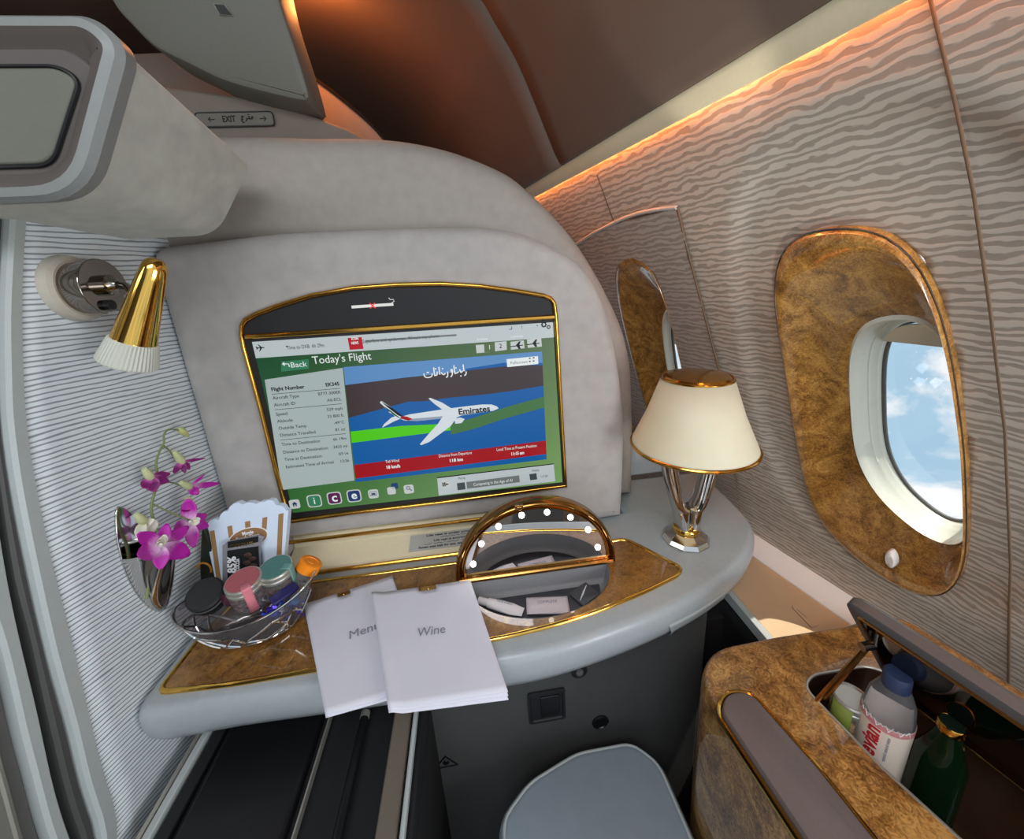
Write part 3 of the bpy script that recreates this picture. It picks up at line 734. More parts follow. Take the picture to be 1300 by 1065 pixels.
arabic(RANIA, .020, P2(565, 472, .0045), Rf(P2(600,466)-P2(530,473), (0,0,1)), SC['white'], scr, .072, wgt=.0012)
sub('selector_box', lambda b: (flat(b, [(604,438),(621,436.6),(621,447),(605,448.4)], .003, 0), flat(b, [(614.5,436),(628,434.6),(628.5,446),(615,447.4)], .0034, 1), flat(b, [(628,434.6),(643,433),(643.5,444),(628.5,446)], .003, 0), flat(b, [(648,434),(665,432),(666,442),(648.5,444)], .003, 0), flat(b, [(669,431),(687,429),(688,440),(670,441.5)], .003, 0), flat(b, [(643,456),(683,452),(683.5,462),(644,466)], .003, 2)), [SC['btn'], SC['olive'], SC['white']])
stext('1', .011, 621.5, 441, SC['white'], d=.004); stext('2', .011, 635.5, 439.5, SC['black'], d=.004)
stext('Airshow', .0065, 612, 430.5, SC['white'], w=.019); stext('Cameras', .0065, 656, 427, SC['white'], w=.021); stext('Fullscreen', .007, 659, 460, SC['grey'], w=.03, d=.0036)
def cam_icon(cx, cy):
    def f(b):
        F = lambda pts: prism(b, mp([(cx+x, cy+y) for x, y in pts], .0038), (0, .0003, 0))
        F([(-8,1.5),(8,-.5),(8,.6),(-8,2.6)]); F([(-1,.2),(3,-4.6),(5,-4.8),(3.4,0),(5,4.6),(2.6,5)])
    return f
sub('camera_icon', cam_icon(656, 438), SC['black']); sub('camera_icon', cam_icon(677, 435.5), SC['black'])
def fs_icon(b):
    for i in (-1, 1):
        for j in (-1, 1): q = (675+i*2.4, 456.5+j*2-.3*i); prism(b, mp([(q[0]-1, q[1]-.8), (q[0]+1, q[1]-.9), (q[0]+1, q[1]+.8), (q[0]-1, q[1]+.9)], .0038), (0, .0003, 0))
sub('fullscreen_icon', fs_icon, SC['text'])
def gear(cx, cy, r):
    def f(b):
        c = P2(cx, cy, .003)
        for k in range(8): box(b, c+Vector((math.cos(k*PI/4)*r*.62, 0, math.sin(k*PI/4)*r*.62)), (r*.35, .0003, r*.35), Matrix.Rotation(-k*PI/4, 3, 'Y'))
        tube(b, [c+Vector((math.cos(k*PI/6)*r*.5, 0, math.sin(k*PI/6)*r*.5)) for k in range(12)], r*.13, 6, closed=True)
    return f
sub('gear_icon', gear(690.5, 412, .0065), SC['black']); sub('gear_icon', gear(696.5, 415, .0045), SC['black'])
def pl_icon(b):
    c = P2(330.5, 441.5, .003)
    box(b, c, (.0125, .0003, .0014)); prism(b, [c+Vector(v) for v in ((0,0,0),(-.003,0,.0055),(-.0018,0,.0055),(.003,0,0),(-.0018,0,-.0055),(-.003,0,-.0055))], (0,.0003,0))
    prism(b, [c+Vector(v) for v in ((-.005,0,0),(-.0068,0,.0026),(-.0058,0,.0026),(-.003,0,0),(-.0058,0,-.0026),(-.0068,0,-.0026))], (0,.0003,0))
sub('plane_icon', pl_icon, SC['black'])
def sig_icon(b): c = P2(648, 418, .003); box(b, c, (.005,.0003,.001)); box(b, c+Vector((.0022,0,.002)), (.001,.0003,.005))
sub('signal_icon', sig_icon, SC['text']); stext('?', .008, 662.5, 416, SC['text']); stext('•', .009, 682, 413.5, SC['text'])
for (t1, t2, x, y, w_) in (('Tail Wind', '18 km/h', 498, 589, .024), ('Distance from Departure', '118 km', 578, 580.5, .06), ('Local Time at Present Position', '11:15 am', 656, 572, .075)):
    stext(t1, .008, x, y-3.6, SC['white'], w=w_, d=.004); stext(t2, .0085, x+1, y+3.6, SC['white'], w=.024, d=.004, bold=.0003)
# bottom buttons
def btn(b, x, y, s, mi, d=.003, r=.25):
    c = P2(x, y, d); h = s/2
    prism(b, [(c.x+a, c.y, c.z+e) for a, e in roundpoly([(-h, -h), (h, -h), (h, h), (-h, h)], s*r, 3)], (0, .0003, 0), mi)
sub('menu_button', lambda b: (btn(b, 374, 640, .018, 0), btn(b, 399, 636, .025, 0), btn(b, 399, 636, .021, 1, .0034), btn(b, 424.5, 632.5, .025, 0), btn(b, 424.5, 632.5, .021, 2, .0034), btn(b, 449.5, 629.5, .025, 0), btn(b, 449.5, 629.5, .021, 3, .0034), btn(b, 474, 627, .018, 0), btn(b, 501, 617, .012, 3), btn(b, 497, 623, .015, 0), btn(b, 519, 621, .018, 0)), [SC['btn'], SC['teal'], SC['purple'], SC['navy']])
stext('i', .02, 399, 636, SC['white'], d=.004); stext('c', .024, 424.5, 632, SC['white'], d=.004, bold=.0004); stext('e', .022, 449.5, 629, SC['white'], d=.004, bold=.0004)
def home_i(b):
    c = P2(374, 640, .0036); prism(b, [c+Vector(v) for v in ((-.005,0,0),(0,0,.0048),(.005,0,0),(.0032,0,0),(.0032,0,-.0045),(.001,0,-.0045),(.001,0,-.001),(-.001,0,-.001),(-.001,0,-.0045),(-.0032,0,-.0045),(-.0032,0,0))], (0,.0003,0))
def glass_i(b):
    c = P2(519, 620, .0036); tube(b, [c+Vector((-.001+.003*math.cos(k*PI/5), 0, .001+.003*math.sin(k*PI/5))) for k in range(10)], .0006, 6, closed=True); box(b, c+Vector((.0032,0,-.0034)), (.005,.0003,.0014), Matrix.Rotation(PI/4,3,'Y'))
def tv_i(b):
    c = P2(474, 627, .0036); tube(b, [c+Vector(v) for v in ((-.006,0,-.003),(.006,0,-.003),(.006,0,.0045),(-.006,0,.0045))], .0006, 4, closed=True); box(b, c, (.007,.0003,.0035))
sub('home_icon', home_i, SC['navy']); sub('search_icon', glass_i, SC['navy']); sub('television_icon', tv_i, SC['navy'])
sub('player_bar', lambda b: (flat(b, [(555,607),(703,589),(705,611),(557,629)], .003, 0), flat(b, [(580,613.5),(590,612.3),(591,621),(581,622.5)], .0034, 1), flat(b, [(592,612),(659,603.5),(660,612),(593,620.5)], .0034, 2), flat(b, [(672,602),(681,600.8),(682,608.5),(673,609.7)], .0034, 1), flat(b, [(555,606),(703,588.4),(703,589.4),(555,607.2)], .0034, 3)), [SC['bar'], SC['text'], SC['grey'], SC['black']])
def pbtn(b):
    c = P2(565.5, 615, .0034); lathe(b, [(0, .0003), (.0105, .0003), (.0105, 0)], c, (0, -1, 0), 24)
sub('play_button', pbtn, SC['btn'])
stext('II▸', .011, 565.5, 615, SC['black'], d=.0042, w=.012, bold=.0003); stext('Playing', .006, 586, 607, SC['text'], w=.012, d=.0036)
stext('Composing in the Age of AI', .0085, 626, 612.5, SC['white'], w=.074, d=.004); stext('Display', .006, 680, 597, SC['text'], w=.014, d=.0036); stext('Large', .0075, 691, 604, SC['grey'], w=.014, d=.0036)
# no-smoking mark above the screen
nsm = nb(); box(nsm, P2(473, 388, .0012), (.066, .0004, .0045), Matrix.Rotation(0, 3, 'Y')); 
pc = P2(497, 381, .0012); tube(nsm, [pc+Vector(v) for v in ((-.004,0,.004),(-.002,0,.001),(.003,0,.001),(.004,0,-.002),(.0,0,-.004))], .0006, 5)
obj('cigarette_mark', nsm, em('mark_white', 220,220,215,.8), mon, smooth=False)
nsm = nb(); xc = P2(473, 388, .002)
for s in (-1, 1): box(nsm, xc, (.012, .0004, .0016), Matrix.Rotation(s*PI/4, 3, 'Y'))
obj('cross_mark', nsm, em('mark_red', 230,50,40,1.0), mon, smooth=False)
# ================================================================== WING BOX on the partition (upper left)
Y0, Y1 = .42, .655
wg = empty('wing_box', (-.38, Y0, .1))
near = [(-.62, .224), (-.285, .224), (-.268, .205), (-.335, .094), (-.62, .093)]
rad = [.01, .03, .03, .03, .01]
far = [(-.62, .186), (-.303, .188), (-.286, .172), (-.352, .084), (-.62, .083)]
NR = roundpoly(near, [.005, .045, .02, .035, .005]); FR = roundpoly(far, [.005, .02, .02, .03, .005])
def lerp2(A, B, t): return [(a[0]+(b[0]-a[0])*t, a[1]+(b[1]-a[1])*t) for a, b in zip(A, B)]
bm = nb(); rs = []
for t in (0.06, .12, .3, .5, .7, .85, .93, .97): rs.append([(a, Y0+(Y1-Y0)*t, b) for a, b in lerp2(NR, FR, t)])
f1 = offset2(lerp2(NR, FR, .99), .004); rs.append([(a, Y1-.002, b) for a, b in f1]); f2 = offset2(FR, .012); rs.append([(a, Y1, b) for a, b in f2])
rings_loft(bm, rs, True, True); obj('suede_cover', bm, 'wing', wg)
bm = nb(); out1 = offset2(NR, -.003)
rs = []
for y, d in ((Y0+.022, .004), (Y0+.020, -.002), (Y0+.006, -.004), (Y0, 0.0), (Y0-.002, .007), (Y0+.001, .013), (Y0+.010, .024), (Y0+.013, .034), (Y0+.014, .05)):
    rs.append([(a, y, b) for a, b in offset2(NR, d)] if d < .04 else [(a, y, b) for a, b in offset2(offset2(NR, .03), .012)])
rings_loft(bm, rs[:5], True, False); obj('front_rim', bm, mat('rim_grey', S(136,138,136), .45, noise=.05), wg)
bm = nb(); rings_loft(bm, rs[4:], False, True); obj('recess', bm, 'recess_grey', wg)
ip = roundpoly([(-.62, .197), (-.318, .197), (-.302, .182), (-.351, .116), (-.62, .116)], [.004, .012, .012, .012, .004])
bm = nb(); prism(bm, [(a, Y0+.006, b) for a, b in offset2(ip, -.012)], (0, .012, 0)); obj('recess_panel', bm, 'recess_grey', wg, bevel=.003)
ip2 = roundpoly([(-.62, .191), (-.323, .190), (-.311, .182), (-.352, .121), (-.62, .121)], [.004, .012, .012, .012, .004])
bm = nb(); prism(bm, [(a, Y0+.003, b) for a, b in offset2(ip2, -.001)], (0, .010, 0)); obj('inner_panel', bm, 'olive_panel', wg, bevel=.002)
bm = nb(); tube(bm, [(a, Y0+.005, b) for a, b in offset2(ip2, -.0025)], .0018, 6, closed=True); obj('seal', bm, 'black', wg)
tag(wg, 'pale suede box with grey framed panel jutting out above the reading lamp', 'partition')
# ================================================================== DESK SHELF
ZT = -.5
out = [(-.468, .435), (-.462, .418), (-.44, .410), (-.35, .412), (-.2, .408), (0, .405), (.08, .408), (.16, .42), (.24, .437), (.31, .457), (.37, .480), (.42, .505), (.468, .537), (.505, .572), (.527, .608), (.537, .65), (.543, .70), (.548, .76), (.552, .824)]
back = [(.552, .826), (.30, .826), (.30, .70), (-.462, .70)]
DO = [(v.x, v.y) for v in catmull([(a, b, 0) for a, b in out], 3)] + back
dk = empty('desk_shelf', (0, .55, ZT-.07)); tag(dk, 'grey rounded shelf with gold edged burl inlay under the monitor', 'shelf')
bm = nb(); rs = []
for z, d in ((ZT-.078, .05), (ZT-.075, .028), (ZT-.062, .012), (ZT-.045, .003), (ZT-.028, 0), (ZT-.012, .001), (ZT-.005, .004), (ZT-.001, .009), (ZT, .015)):
    q = offset2(DO, d); rs.append([(a, b, z) for a, b in q])
# vanity recess: build the top as a ring around a half-disc hole
HC = (.082, .552); HR = .124; HE = .73
R = rings_loft(bm, rs, True, False)
hole = [(HC[0]-HR*math.cos(t*PI/28), HC[1]-HR*HE*math.sin(t*PI/28)) for t in range(29)]
hv = [bm.verts.new((a, b, ZT)) for a, b in hole]
es_ = [bm.edges.get((R[-1][i], R[-1][(i+1) % len(R[-1])])) for i in range(len(R[-1]))]
he = [bm.edges.new((hv[i], hv[(i+1) % len(hv)])) for i in range(len(hv))]
bmesh.ops.triangle_fill(bm, use_beauty=True, edges=es_+he)
top_o = obj('shelf_top', bm, 'desk', dk, angle=40)
# burl inlay
wi = [(-.447, .4385), (-.35, .434), (-.249, .436), (-.12, .437), (.012, .441), (.085, .448), (.159, .461), (.24, .482), (.309, .505), (.326, .519), (.313, .535), (.29, .57), (.268, .600), (.255, .608), (.2, .604), (-.3, .604), (-.425, .60), (-.444, .52)]
WI = roundpoly(wi, [.012]+[.02]*7+[.012,.012,.012,.012,.012,.012,.004,.004,.01,.01], 3)
bm = nb(); lay = []
for z in (ZT+.0004, ZT+.0022):
    ov = [bm.verts.new((a, b, z)) for a, b in WI]; hv = [bm.verts.new((HC[0]-(HR+.001)*math.cos(t*PI/28), HC[1]-(HR*HE+.001)*math.sin(t*PI/28), z)) for t in range(29)]
    oe = [bm.edges.new((ov[i], ov[(i+1) % len(ov)])) for i in range(len(ov))]; he = [bm.edges.new((hv[i], hv[(i+1) % len(hv)])) for i in range(len(hv))]
    bmesh.ops.triangle_fill(bm, use_beauty=True, edges=oe+he); lay.append((ov, hv))
obj('burl_inlay', bm, 'burl_desk', dk, smooth=False)
bm = nb(); strip(bm, [(a, b, ZT) for a, b in offset2(WI, -.001)], .007, (0, 0, 1), .0045); obj('gold_edging', bm, 'gold_bright', dk, angle=60)
# vanity well
bm = nb(); rs = []
for k, z in ((1.0, ZT+.0024), (.99, ZT-.003), (.975, ZT-.012), (.96, ZT-.022), (.93, ZT-.029), (.86, ZT-.033)):
    rs.append([(HC[0]-HR*k*math.cos(t*PI/28), HC[1]-(1-k)*HR*.4-HR*HE*(k-(1-k)*.2)*math.sin(t*PI/28), z) for t in range(29)])
rings_loft(bm, rs, False, True); bm2 = nb(); prism(bm2, [Vector(q) for q in rs[-1]], (0, 0, .0008)); obj('well_liner', bm2, 'band_dark', dk, smooth=False)
obj('vanity_well', bm, 'well_grey', dk, angle=60)
# vanity lid with mirror, hinged upright on the chord
YL = HC[1]+.004; LR = .142
lid = [(HC[0]-LR*math.cos(t*PI/36), ZT+.002+LR*.985*math.sin(t*PI/36)) for t in range(37)]
lidr = roundpoly(lid, 0.0)
bm = nb(); rs = []
inn_ = lambda d: [(HC[0]+(p[0]-HC[0])*(1-d/LR), ZT+.002+d*.55+(p[1]-ZT-.002)*(1-d*1.5/LR)) for p in lid]
for y, d in ((YL+.020, .012), (YL+.022, .003), (YL+.018, 0), (YL+.004, 0), (YL-.002, .002), (YL-.004, .005), (YL-.001, .009), (YL+.003, .011), (YL+.003, .013), (YL-.001, .0145), (YL-.001, .016), (YL+.004, .018)):
    rs.append([(a, y, b) for a, b in inn_(d)])
rings_loft(bm, rs, True, False); vl = obj('vanity_lid', bm, 'brass', dk, angle=50)
bm = nb(); prism(bm, [(a, YL+.003, b) for a, b in inn_(.0165)], (0, .004, 0)); obj('mirror', bm, 'mirror', vl, smooth=False)
bm = nb(); box(bm, (HC[0]-.026, YL-.003, ZT+LR*.965), (.014, .006, .008)); box(bm, (HC[0]-.026, YL-.006, ZT+LR*.953), (.008, .003, .006)); obj('latch', bm, 'rose_gold', vl, bevel=.001)
bm = nb(); tube(bm, [(HC[0]-.135, YL-.002, ZT+.005), (HC[0]+.135, YL-.002, ZT+.005)], .0045, 10); obj('hinge', bm, 'brass', vl)
for t in range(8):
    a_ = PI*(t+.55)/8.1
    bm = nb(); p = Vector((HC[0]-(LR-.030)*math.cos(a_)*1.0, YL+.0028, ZT+.010+(LR-.034)*math.sin(a_)))
    lathe(bm, [(.0050, 0), (.0045, .002), (.0025, .0035), (0, .0038)], p, (0, -1, 0), 14); obj('bulb', bm, 'lens', vl)
# fascia behind the lamp + grey cheek under window two
bm = nb(); fp = [(.27, .832, -.5), (.55, .838, -.5), (.553, .838, -.488), (.50, .838, -.455), (.43, .838, -.425), (.36, .838, -.412), (.27, .838, -.408)]
prism(bm, fp, (0, .06, 0)); tag(obj('trim_13', bm, 'desk', bevel=.004), kind='structure')
# latch plate on the right part of the shelf's underside edge
bm = nb(); q = [onZ(*p, ZT-.05) for p in ((860,790),(872,762),(925,732),(935,742),(905,768))]
tabp = [p for p in DO[:len(DO)-4] if .262 <= p[0] <= .395]
rs = []
for z, d in ((ZT-.030, .001), (ZT-.030, -.0022), (ZT-.045, .0008), (ZT-.062, .0098), (ZT-.074, .0245), (ZT-.074, .03)):
    full = offset2(DO, d); idx = [k for k, p in enumerate(DO[:len(DO)-4]) if .262 <= p[0] <= .395]
    rs.append([(full[k][0]+(z-ZT+.03)*(-.35 if n == 0 else 0), full[k][1], z) for n, k in enumerate(idx)])
rings_loft(bm, rs, closed=False); obj('release_tab', bm, 'grey_plastic', dk, bevel=.003)
# ================================================================== UNDER-DESK STRUCTURE
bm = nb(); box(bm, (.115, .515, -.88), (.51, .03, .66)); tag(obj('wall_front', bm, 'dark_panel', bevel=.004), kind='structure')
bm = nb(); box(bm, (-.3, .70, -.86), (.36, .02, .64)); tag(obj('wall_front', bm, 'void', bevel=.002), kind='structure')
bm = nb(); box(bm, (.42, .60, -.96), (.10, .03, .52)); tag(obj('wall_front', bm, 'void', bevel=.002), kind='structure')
YP = .4995
lt = empty('panel_latch', onY(694, 895, YP)); c = onY(694, 895, YP)
bm = nb(); q = roundpoly([(-.033, -.036), (.033, -.036), (.033, .036), (-.033, .036)], .006); rings_loft(bm, [[(c.x+a, YP, c.z+b) for a, b in q], [(c.x+a, YP-.003, c.z+b) for a, b in q], [(c.x+a*.88, YP-.0035, c.z+b*.88) for a, b in q], [(c.x+a*.84, YP-.001, c.z+b*.84) for a, b in q]], True, True); obj('latch_frame', bm, 'matte_black', lt)
bm = nb(); box(bm, (c.x+.006, YP-.002, c.z), (.034, .003, .046)); obj('paddle', bm, 'black', lt, bevel=.001)
tag(lt, 'black recessed paddle latch on the dark panel below the shelf', 'latch')
c = onY(735, 851, YP); lk = empty('panel_lock', c)
bm = nb(); lathe(bm, [(.014, 0), (.014, .003), (.011, .004), (.010, .0025), (.0, .0025)], c, (0, -1, 0), 28); obj('lock_ring', bm, 'matte_black', lk)
bm = nb(); lathe(bm, [(.0065, .002), (.006, .005), (0, .005)], c, (0, -1, 0), 20); box(bm, c+Vector((0, -.0055, 0)), (.0012, .001, .008)); obj('lock_core', bm, 'mid_grey', lk)
tag(lk, 'round black lock just under the shelf edge', 'lock')
c = onY(762, 916, YP); bm = nb(); lathe(bm, [(.0155, 0), (.0155, .002), (.013, .003), (.012, .0015), (0, .0015)], c, (0, -1, 0), 28)
tag(obj('round_cap', bm, 'black'), 'plain round black cap on the dark panel below the latch', 'cap')
# faint embossed triangle sign at lower left of the dark panel
c = onY(566, 966, YP); bm = nb()
for s in (-1, 1): tube(bm, [c+Vector((s*.02, -.0005, -.014)), c+Vector((0, -.0005, .012))], .0012, 5)
tube(bm, [c+Vector((-.02, -.0005, -.014)), c+Vector((.02, -.0005, -.014))], .0012, 5); lathe(bm, [(.006, 0), (.005, .001), (0, .001)], c+Vector((0, 0, -.004)), (0, -1, 0), 14)
tag(obj('embossed_mark', bm, 'black'), 'small embossed black triangle mark at the foot of the dark panel', 'mark')
# stowage tray with rails
tr = empty('stowage_tray', (-.28, .45, -.64)); ZR = -.62
bm = nb(); box(bm, (-.284, .44, ZR-.03), (.33, .5, .04)); obj('tray_bed', bm, 'matte_black', tr, bevel=.004)
bm = nb(); box(bm, (-.336, .42, ZR-.004), (.135, .42, .012)); obj('tray_panel', bm, 'black', tr, bevel=.006)
bm = nb(); box(bm, (-.418, .42, ZR-.004), (.016, .44, .012)); obj('inner_strip', bm, 'matte_black', tr, bevel=.003)
for x, w, m in ((-.4425, .006, 'brushed'), (-.433, .010, 'trim_light'), (-.2565, .0025, 'brushed'), (-.1285, .006, 'trim_light')):
    bm = nb(); box(bm, (x, .42, ZR+.001), (w, .46, .012)); obj('side_rail', bm, m, tr, bevel=.002)
bm = nb(); box(bm, (-.148, .42, ZR-.003), (.026, .46, .012)); obj('side_panel', bm, mat('taupe', S(112,102,90), .5, noise=.05), tr, bevel=.003)
bm = nb(); tube(bm, [(-.204, .20, ZR+.004), (-.204, .62, ZR+.004)], .006, 12); obj('rod', bm, 'black', tr)
bm = nb(); lathe(bm, [(.0068, -.004), (.0068, .004)], (-.204, .45, ZR+.004), (0, 1, 0), 14); obj('rod_collar', bm, 'brushed', tr)
tag(tr, 'black stowage tray with metal rails under the left of the shelf', 'tray')
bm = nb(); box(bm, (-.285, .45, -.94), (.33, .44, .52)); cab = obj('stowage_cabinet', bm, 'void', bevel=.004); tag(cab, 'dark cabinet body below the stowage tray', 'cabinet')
# ottoman
zo = -.80
q = [(-.02, .40), (.03, .44), (.12, .468), (.222, .468), (.258, .43), (.262, .30), (.25, .1), (-.03, .1)]
Qo = roundpoly(q, .02, 4); bm = nb(); rs = []
for z, d in ((FLOOR+.02, .02), (zo-.05, .0), (zo-.022, -.003), (zo-.010, -.001), (zo-.003, .005), (zo, .014)): rs.append([(a, b, z) for a, b in offset2(Qo, d)])
rings_loft(bm, rs, True, True); ot = obj('footrest', bm, 'ottoman'); tag(ot, 'blue grey vinyl footrest on the floor under the shelf', 'footrest')
bm = nb(); tube(bm, [(a, b, zo-.004) for a, b in offset2(Qo, .006)], .003, 8, closed=True); obj('piping', bm, 'trim_light', ot)
# ================================================================== WINDOW-SIDE LEDGE
ZL = -.65
lg = empty('window_ledge', (.54, .5, ZL)); tag(lg, 'beige side ledge with a pale metal rail and a painted sunlit rail between desk and cabin wall', 'ledge')
def wx(y, z, off=0):
    s = (y-WC.y-0)/DW.y; p = W(s, z, off); s += (y-p.y)/DW.y; return W(s, z, off).x
ys = [.95, .8, .7, .6, .5, .45, .428]
bm = nb(); rs = [[(.492, y, ZL), (wx(y, ZL)-.055, y, ZL+.004), (wx(y, ZL)-.055, y, ZL-.05), (.492, y, ZL-.05)] for y in ys]; rings_loft(bm, rs, True, True); obj('ledge_top', bm, 'beige', lg, bevel=.002)
bm = nb(); rs = [[(.472, y, ZL+.010), (.482, y, ZL+.012), (.486, y, ZL+.006), (.494, y, ZL-.002), (.494, y, ZL-.02), (.472, y, ZL-.012)] for y in ys]; rings_loft(bm, rs, True, True); obj('inner_rail', bm, 'trim_light', lg, bevel=.001)
bm = nb(); rs = [[(wx(y, ZL)-.055, y, ZL+.006), (wx(y, ZL)-.030, y, ZL+.016), (wx(y, ZL)-.012, y, ZL+.022), (wx(y, ZL)-.004, y, ZL+.022), (wx(y, ZL)-.004, y, ZL-.04), (wx(y, ZL)-.055, y, ZL-.04)] for y in ys]; rings_loft(bm, rs, True, True); obj('sunlit_rail', bm, 'white_plastic', lg, bevel=.001)  # rail's white carries the sunlight lying along the wall
bm = nb(); sl = [onZ(*p, ZL+.002) for p in ((1006,764),(1034,784),(1040,794),(1030,797),(1006,772))]; tube(bm, sl, .0007, 5, closed=True)
for k in range(3): a_, b_ = onZ(1012+k*1.5, 774+k*-2.5, ZL+.002), onZ(1030+k*1.5, 789+k*-2.5, ZL+.002); tube(bm, [a_, b_], .0006, 4)
obj('vent_slot', bm, 'ink', lg)
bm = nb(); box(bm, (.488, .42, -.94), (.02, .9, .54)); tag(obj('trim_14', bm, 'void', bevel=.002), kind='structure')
# ================================================================== SIDE CONSOLE with open bin
ZC = -.54
bv = Vector((-DW.x, -DW.y, 0))    # towards the seat, parallel to the cabin wall
def K(x, y, z=ZC): p = onZ(x, y, z); return (p.x, p.y)
cn = empty('side_console', (.4, .25, ZC-.1)); tag(cn, 'burl wood side console with an open drinks bin below the window', 'console')
left_near = (.262+.03, -.12)
co_ = [K(885,856), K(905,819), K(985,803), K(1078,789), (.60, .424), (.632, .40), (.72, .02), (.735, -.12), (.285, -.12)]
CO = roundpoly(co_, [.03, .03, .02, .02, .01, .01, .01, .01, .01], 5)
op = [K(1021,872), K(1029,856), K(1108,846)]
h0 = Vector((*K(1128,880), ZC)); h0x = Vector((op[2][0]+.012, op[2][1]-.006))
opn = [K(1021,873), K(1030,857), (.500, .348), (.520, .330), (.520+.44*.227, .330-.44*.974), (K(1120,975)[0]+.05*.9, K(1120,975)[1]-.17), K(1120,975)]
OP = roundpoly(opn, [.012, .014, .02, .014, .01, .01, 0], 4)
bm = nb(); rs = []
for z, d in ((-1.15, .01), (ZC-.2, .0), (ZC-.018, 0), (ZC-.007, .002), (ZC-.002, .006), (ZC, .012)): rs.append([(a, b, z) for a, b in offset2(CO, d)])
R = rings_loft(bm, rs, True, False); ov = R[-1]
oe = [bm.edges.get((ov[i], ov[(i+1) % len(ov)])) for i in range(len(ov))]
hv = [bm.verts.new((a, b, ZC)) for a, b in OP]; he = [bm.edges.new((hv[i], hv[(i+1) % len(hv)])) for i in range(len(hv))]
bmesh.ops.triangle_fill(bm, use_beauty=True, edges=oe+he)
obj('console_body', bm, 'burl_console', cn, angle=40)
bm = nb(); rs = [[(a, b, ZC+.0004) for a, b in offset2(OP, -.0005)], [(a, b, ZC-.001) for a, b in offset2(OP, .002)], [(a, b, ZC-.12) for a, b in offset2(OP, .004)], [(a, b, ZC-.13) for a, b in offset2(OP, .012)]]; rings_loft(bm, rs, False, True); obj('bin_well', bm, mat('bin_brown', S(58,38,26), .25, noise=.2, nscale=20), cn, angle=50)
bm = nb(); strip(bm, [(a, b, ZC) for a, b in OP], .0032, (0, 0, 1), .0015); obj('well_rim', bm, 'brushed', cn)
# arm pad
pd = [K(914,908), K(922,885), K(952,884), K(1040,985), (.345, .1), (.283, .1)]
PDo = roundpoly(pd, [.01, .016, .016, .01, .01, .01], 5)
bm = nb(); rs = [[(a, b, ZC-.002) for a, b in PDo], [(a, b, ZC+.006) for a, b in PDo], [(a, b, ZC+.0095) for a, b in offset2(PDo, .002)], [(a, b, ZC+.011) for a, b in offset2(PDo, .007)]]; rings_loft(bm, rs, True, True); obj('arm_pad', bm, mat('taupe_pad', S(104,94,92), .45, noise=.05), cn)
bm = nb(); strip(bm, [(a, b, ZC) for a, b in offset2(PDo, -.0035)], .006, (0, 0, 1), .006); obj('gold_edging', bm, 'gold_bright', cn)
# lid: plane through the hinge line, leaning over the bin
T0 = onY(1072, 762, .315); H0 = Vector((.493, .318, ZC+.004))
upl = (T0-H0); LH = upl.length; upl.normalize(); ln = bv.cross(upl).normalized()
if ln.x < 0: ln = -ln          # ln points to the wall
LL = .46
def LQ(u, v, w=0): return H0 + bv*u + upl*v + ln*w
lo = roundpoly([(0.004, 0), (-.004, LH), (LL, LH), (LL, 0)], [.02, .022, .02, .01], 6)
def lring(d, w): return [LQ(a, b, w) for a, b in offset2(lo, d)]
bm = nb(); rings_loft(bm, [lring(.004, -.001), lring(0, .002), lring(0, .012), lring(.004, .016)], True, True); obj('bin_lid', bm, mat('lid_grey', S(92,90,90), .4, noise=.05), cn, angle=40)
lid_o = cn.children[-1] if cn.children else None
bm = nb(); rings_loft(bm, [lring(.016, -.0005), lring(.016, -.0025), lring(.018, -.003)], True, True); obj('lid_mirror', bm, mat('smoked_mirror', S(112,104,98), .03, 1), cn, smooth=False)
bm = nb(); strip(bm, lring(.0145, -.001), .004, -ln, .003); obj('lid_gold_line', bm, 'rose_gold', cn)
# folding strut
p1 = LQ(.012, .118, -.008); p0 = Vector((*K(1040, 888), ZC-.004))
bm = nb(); side = (p1-p0).cross(Vector((0, 1, 0))).normalized()*.0045
tube(bm, [p0+side, p1+side*.4], .0028, 8); tube(bm, [p0-side, p1-side*.4], .0028, 8); obj('lid_strut', bm, 'rose_gold', cn)
bm = nb(); tube(bm, [p1-Vector((.008, 0, 0)), p1+Vector((.008, 0, 0))], .005, 12); obj('strut_pivot', bm, 'dark_chrome', cn)
# bottles and jar in the bin
ZBIN = ZC-.13
def bottle(name, c, prof, m, cap_prof, capm, label, cat, lab=None, tilt=(0, 0, 1)):
    e = empty(name, c); tag(e, label, cat); bm = nb(); lathe(bm, prof, c, tilt, 40, cap=True); obj('bottle_body', bm, m, e, angle=50)
    bm = nb(); lathe(bm, cap_prof, c, tilt, 36); obj('cap', bm, capm, e, angle=40)
    return e
M['clear'] = mat('clear_plastic', (.93,.93,.96,1), .03, trans=.92, ior=1.15)
M['green_glass'] = mat('green_glass', S(30,62,34), .04, trans=.75, ior=1.3)
M['jar_glass'] = mat('jar_glass', (.95,.96,.95,1), .03, trans=.92, ior=1.2)
cap = ray(1140, 858)*(.432); bx, by = cap.x, cap.y
ztop = cap.z+.004
c = Vector((bx, by, ZBIN+.001)); H = ztop-c.z
ev = bottle('water_bottle', c, [(0, 0), (0.0202, 0), (0.0230, .004), (0.0230, .09), (0.0227, H-.056), (0.0202, H-.036), (0.0146, H-.022), (0.0118, H-.017), (0.0112, H-.012)], 'clear', [(0.0121, H-.0185), (0.0128, H-.017), (0.0123, H-.0025), (0.0110, H), (0, H)], mat('navy_cap', S(54,66,98), .45), 'clear plastic water bottle with a navy blue cap in the open console bin', 'bottle')
bm = nb(); lathe(bm, [(0.0233, .03), (0.0235, .032), (0.0235, H-.060), (0.0233, H-.058)], c, (0, 0, 1), 40, cap=False); lb = obj('paper_label', bm, mat('label_cream', S(234,214,196), .6, noise=.03), ev)
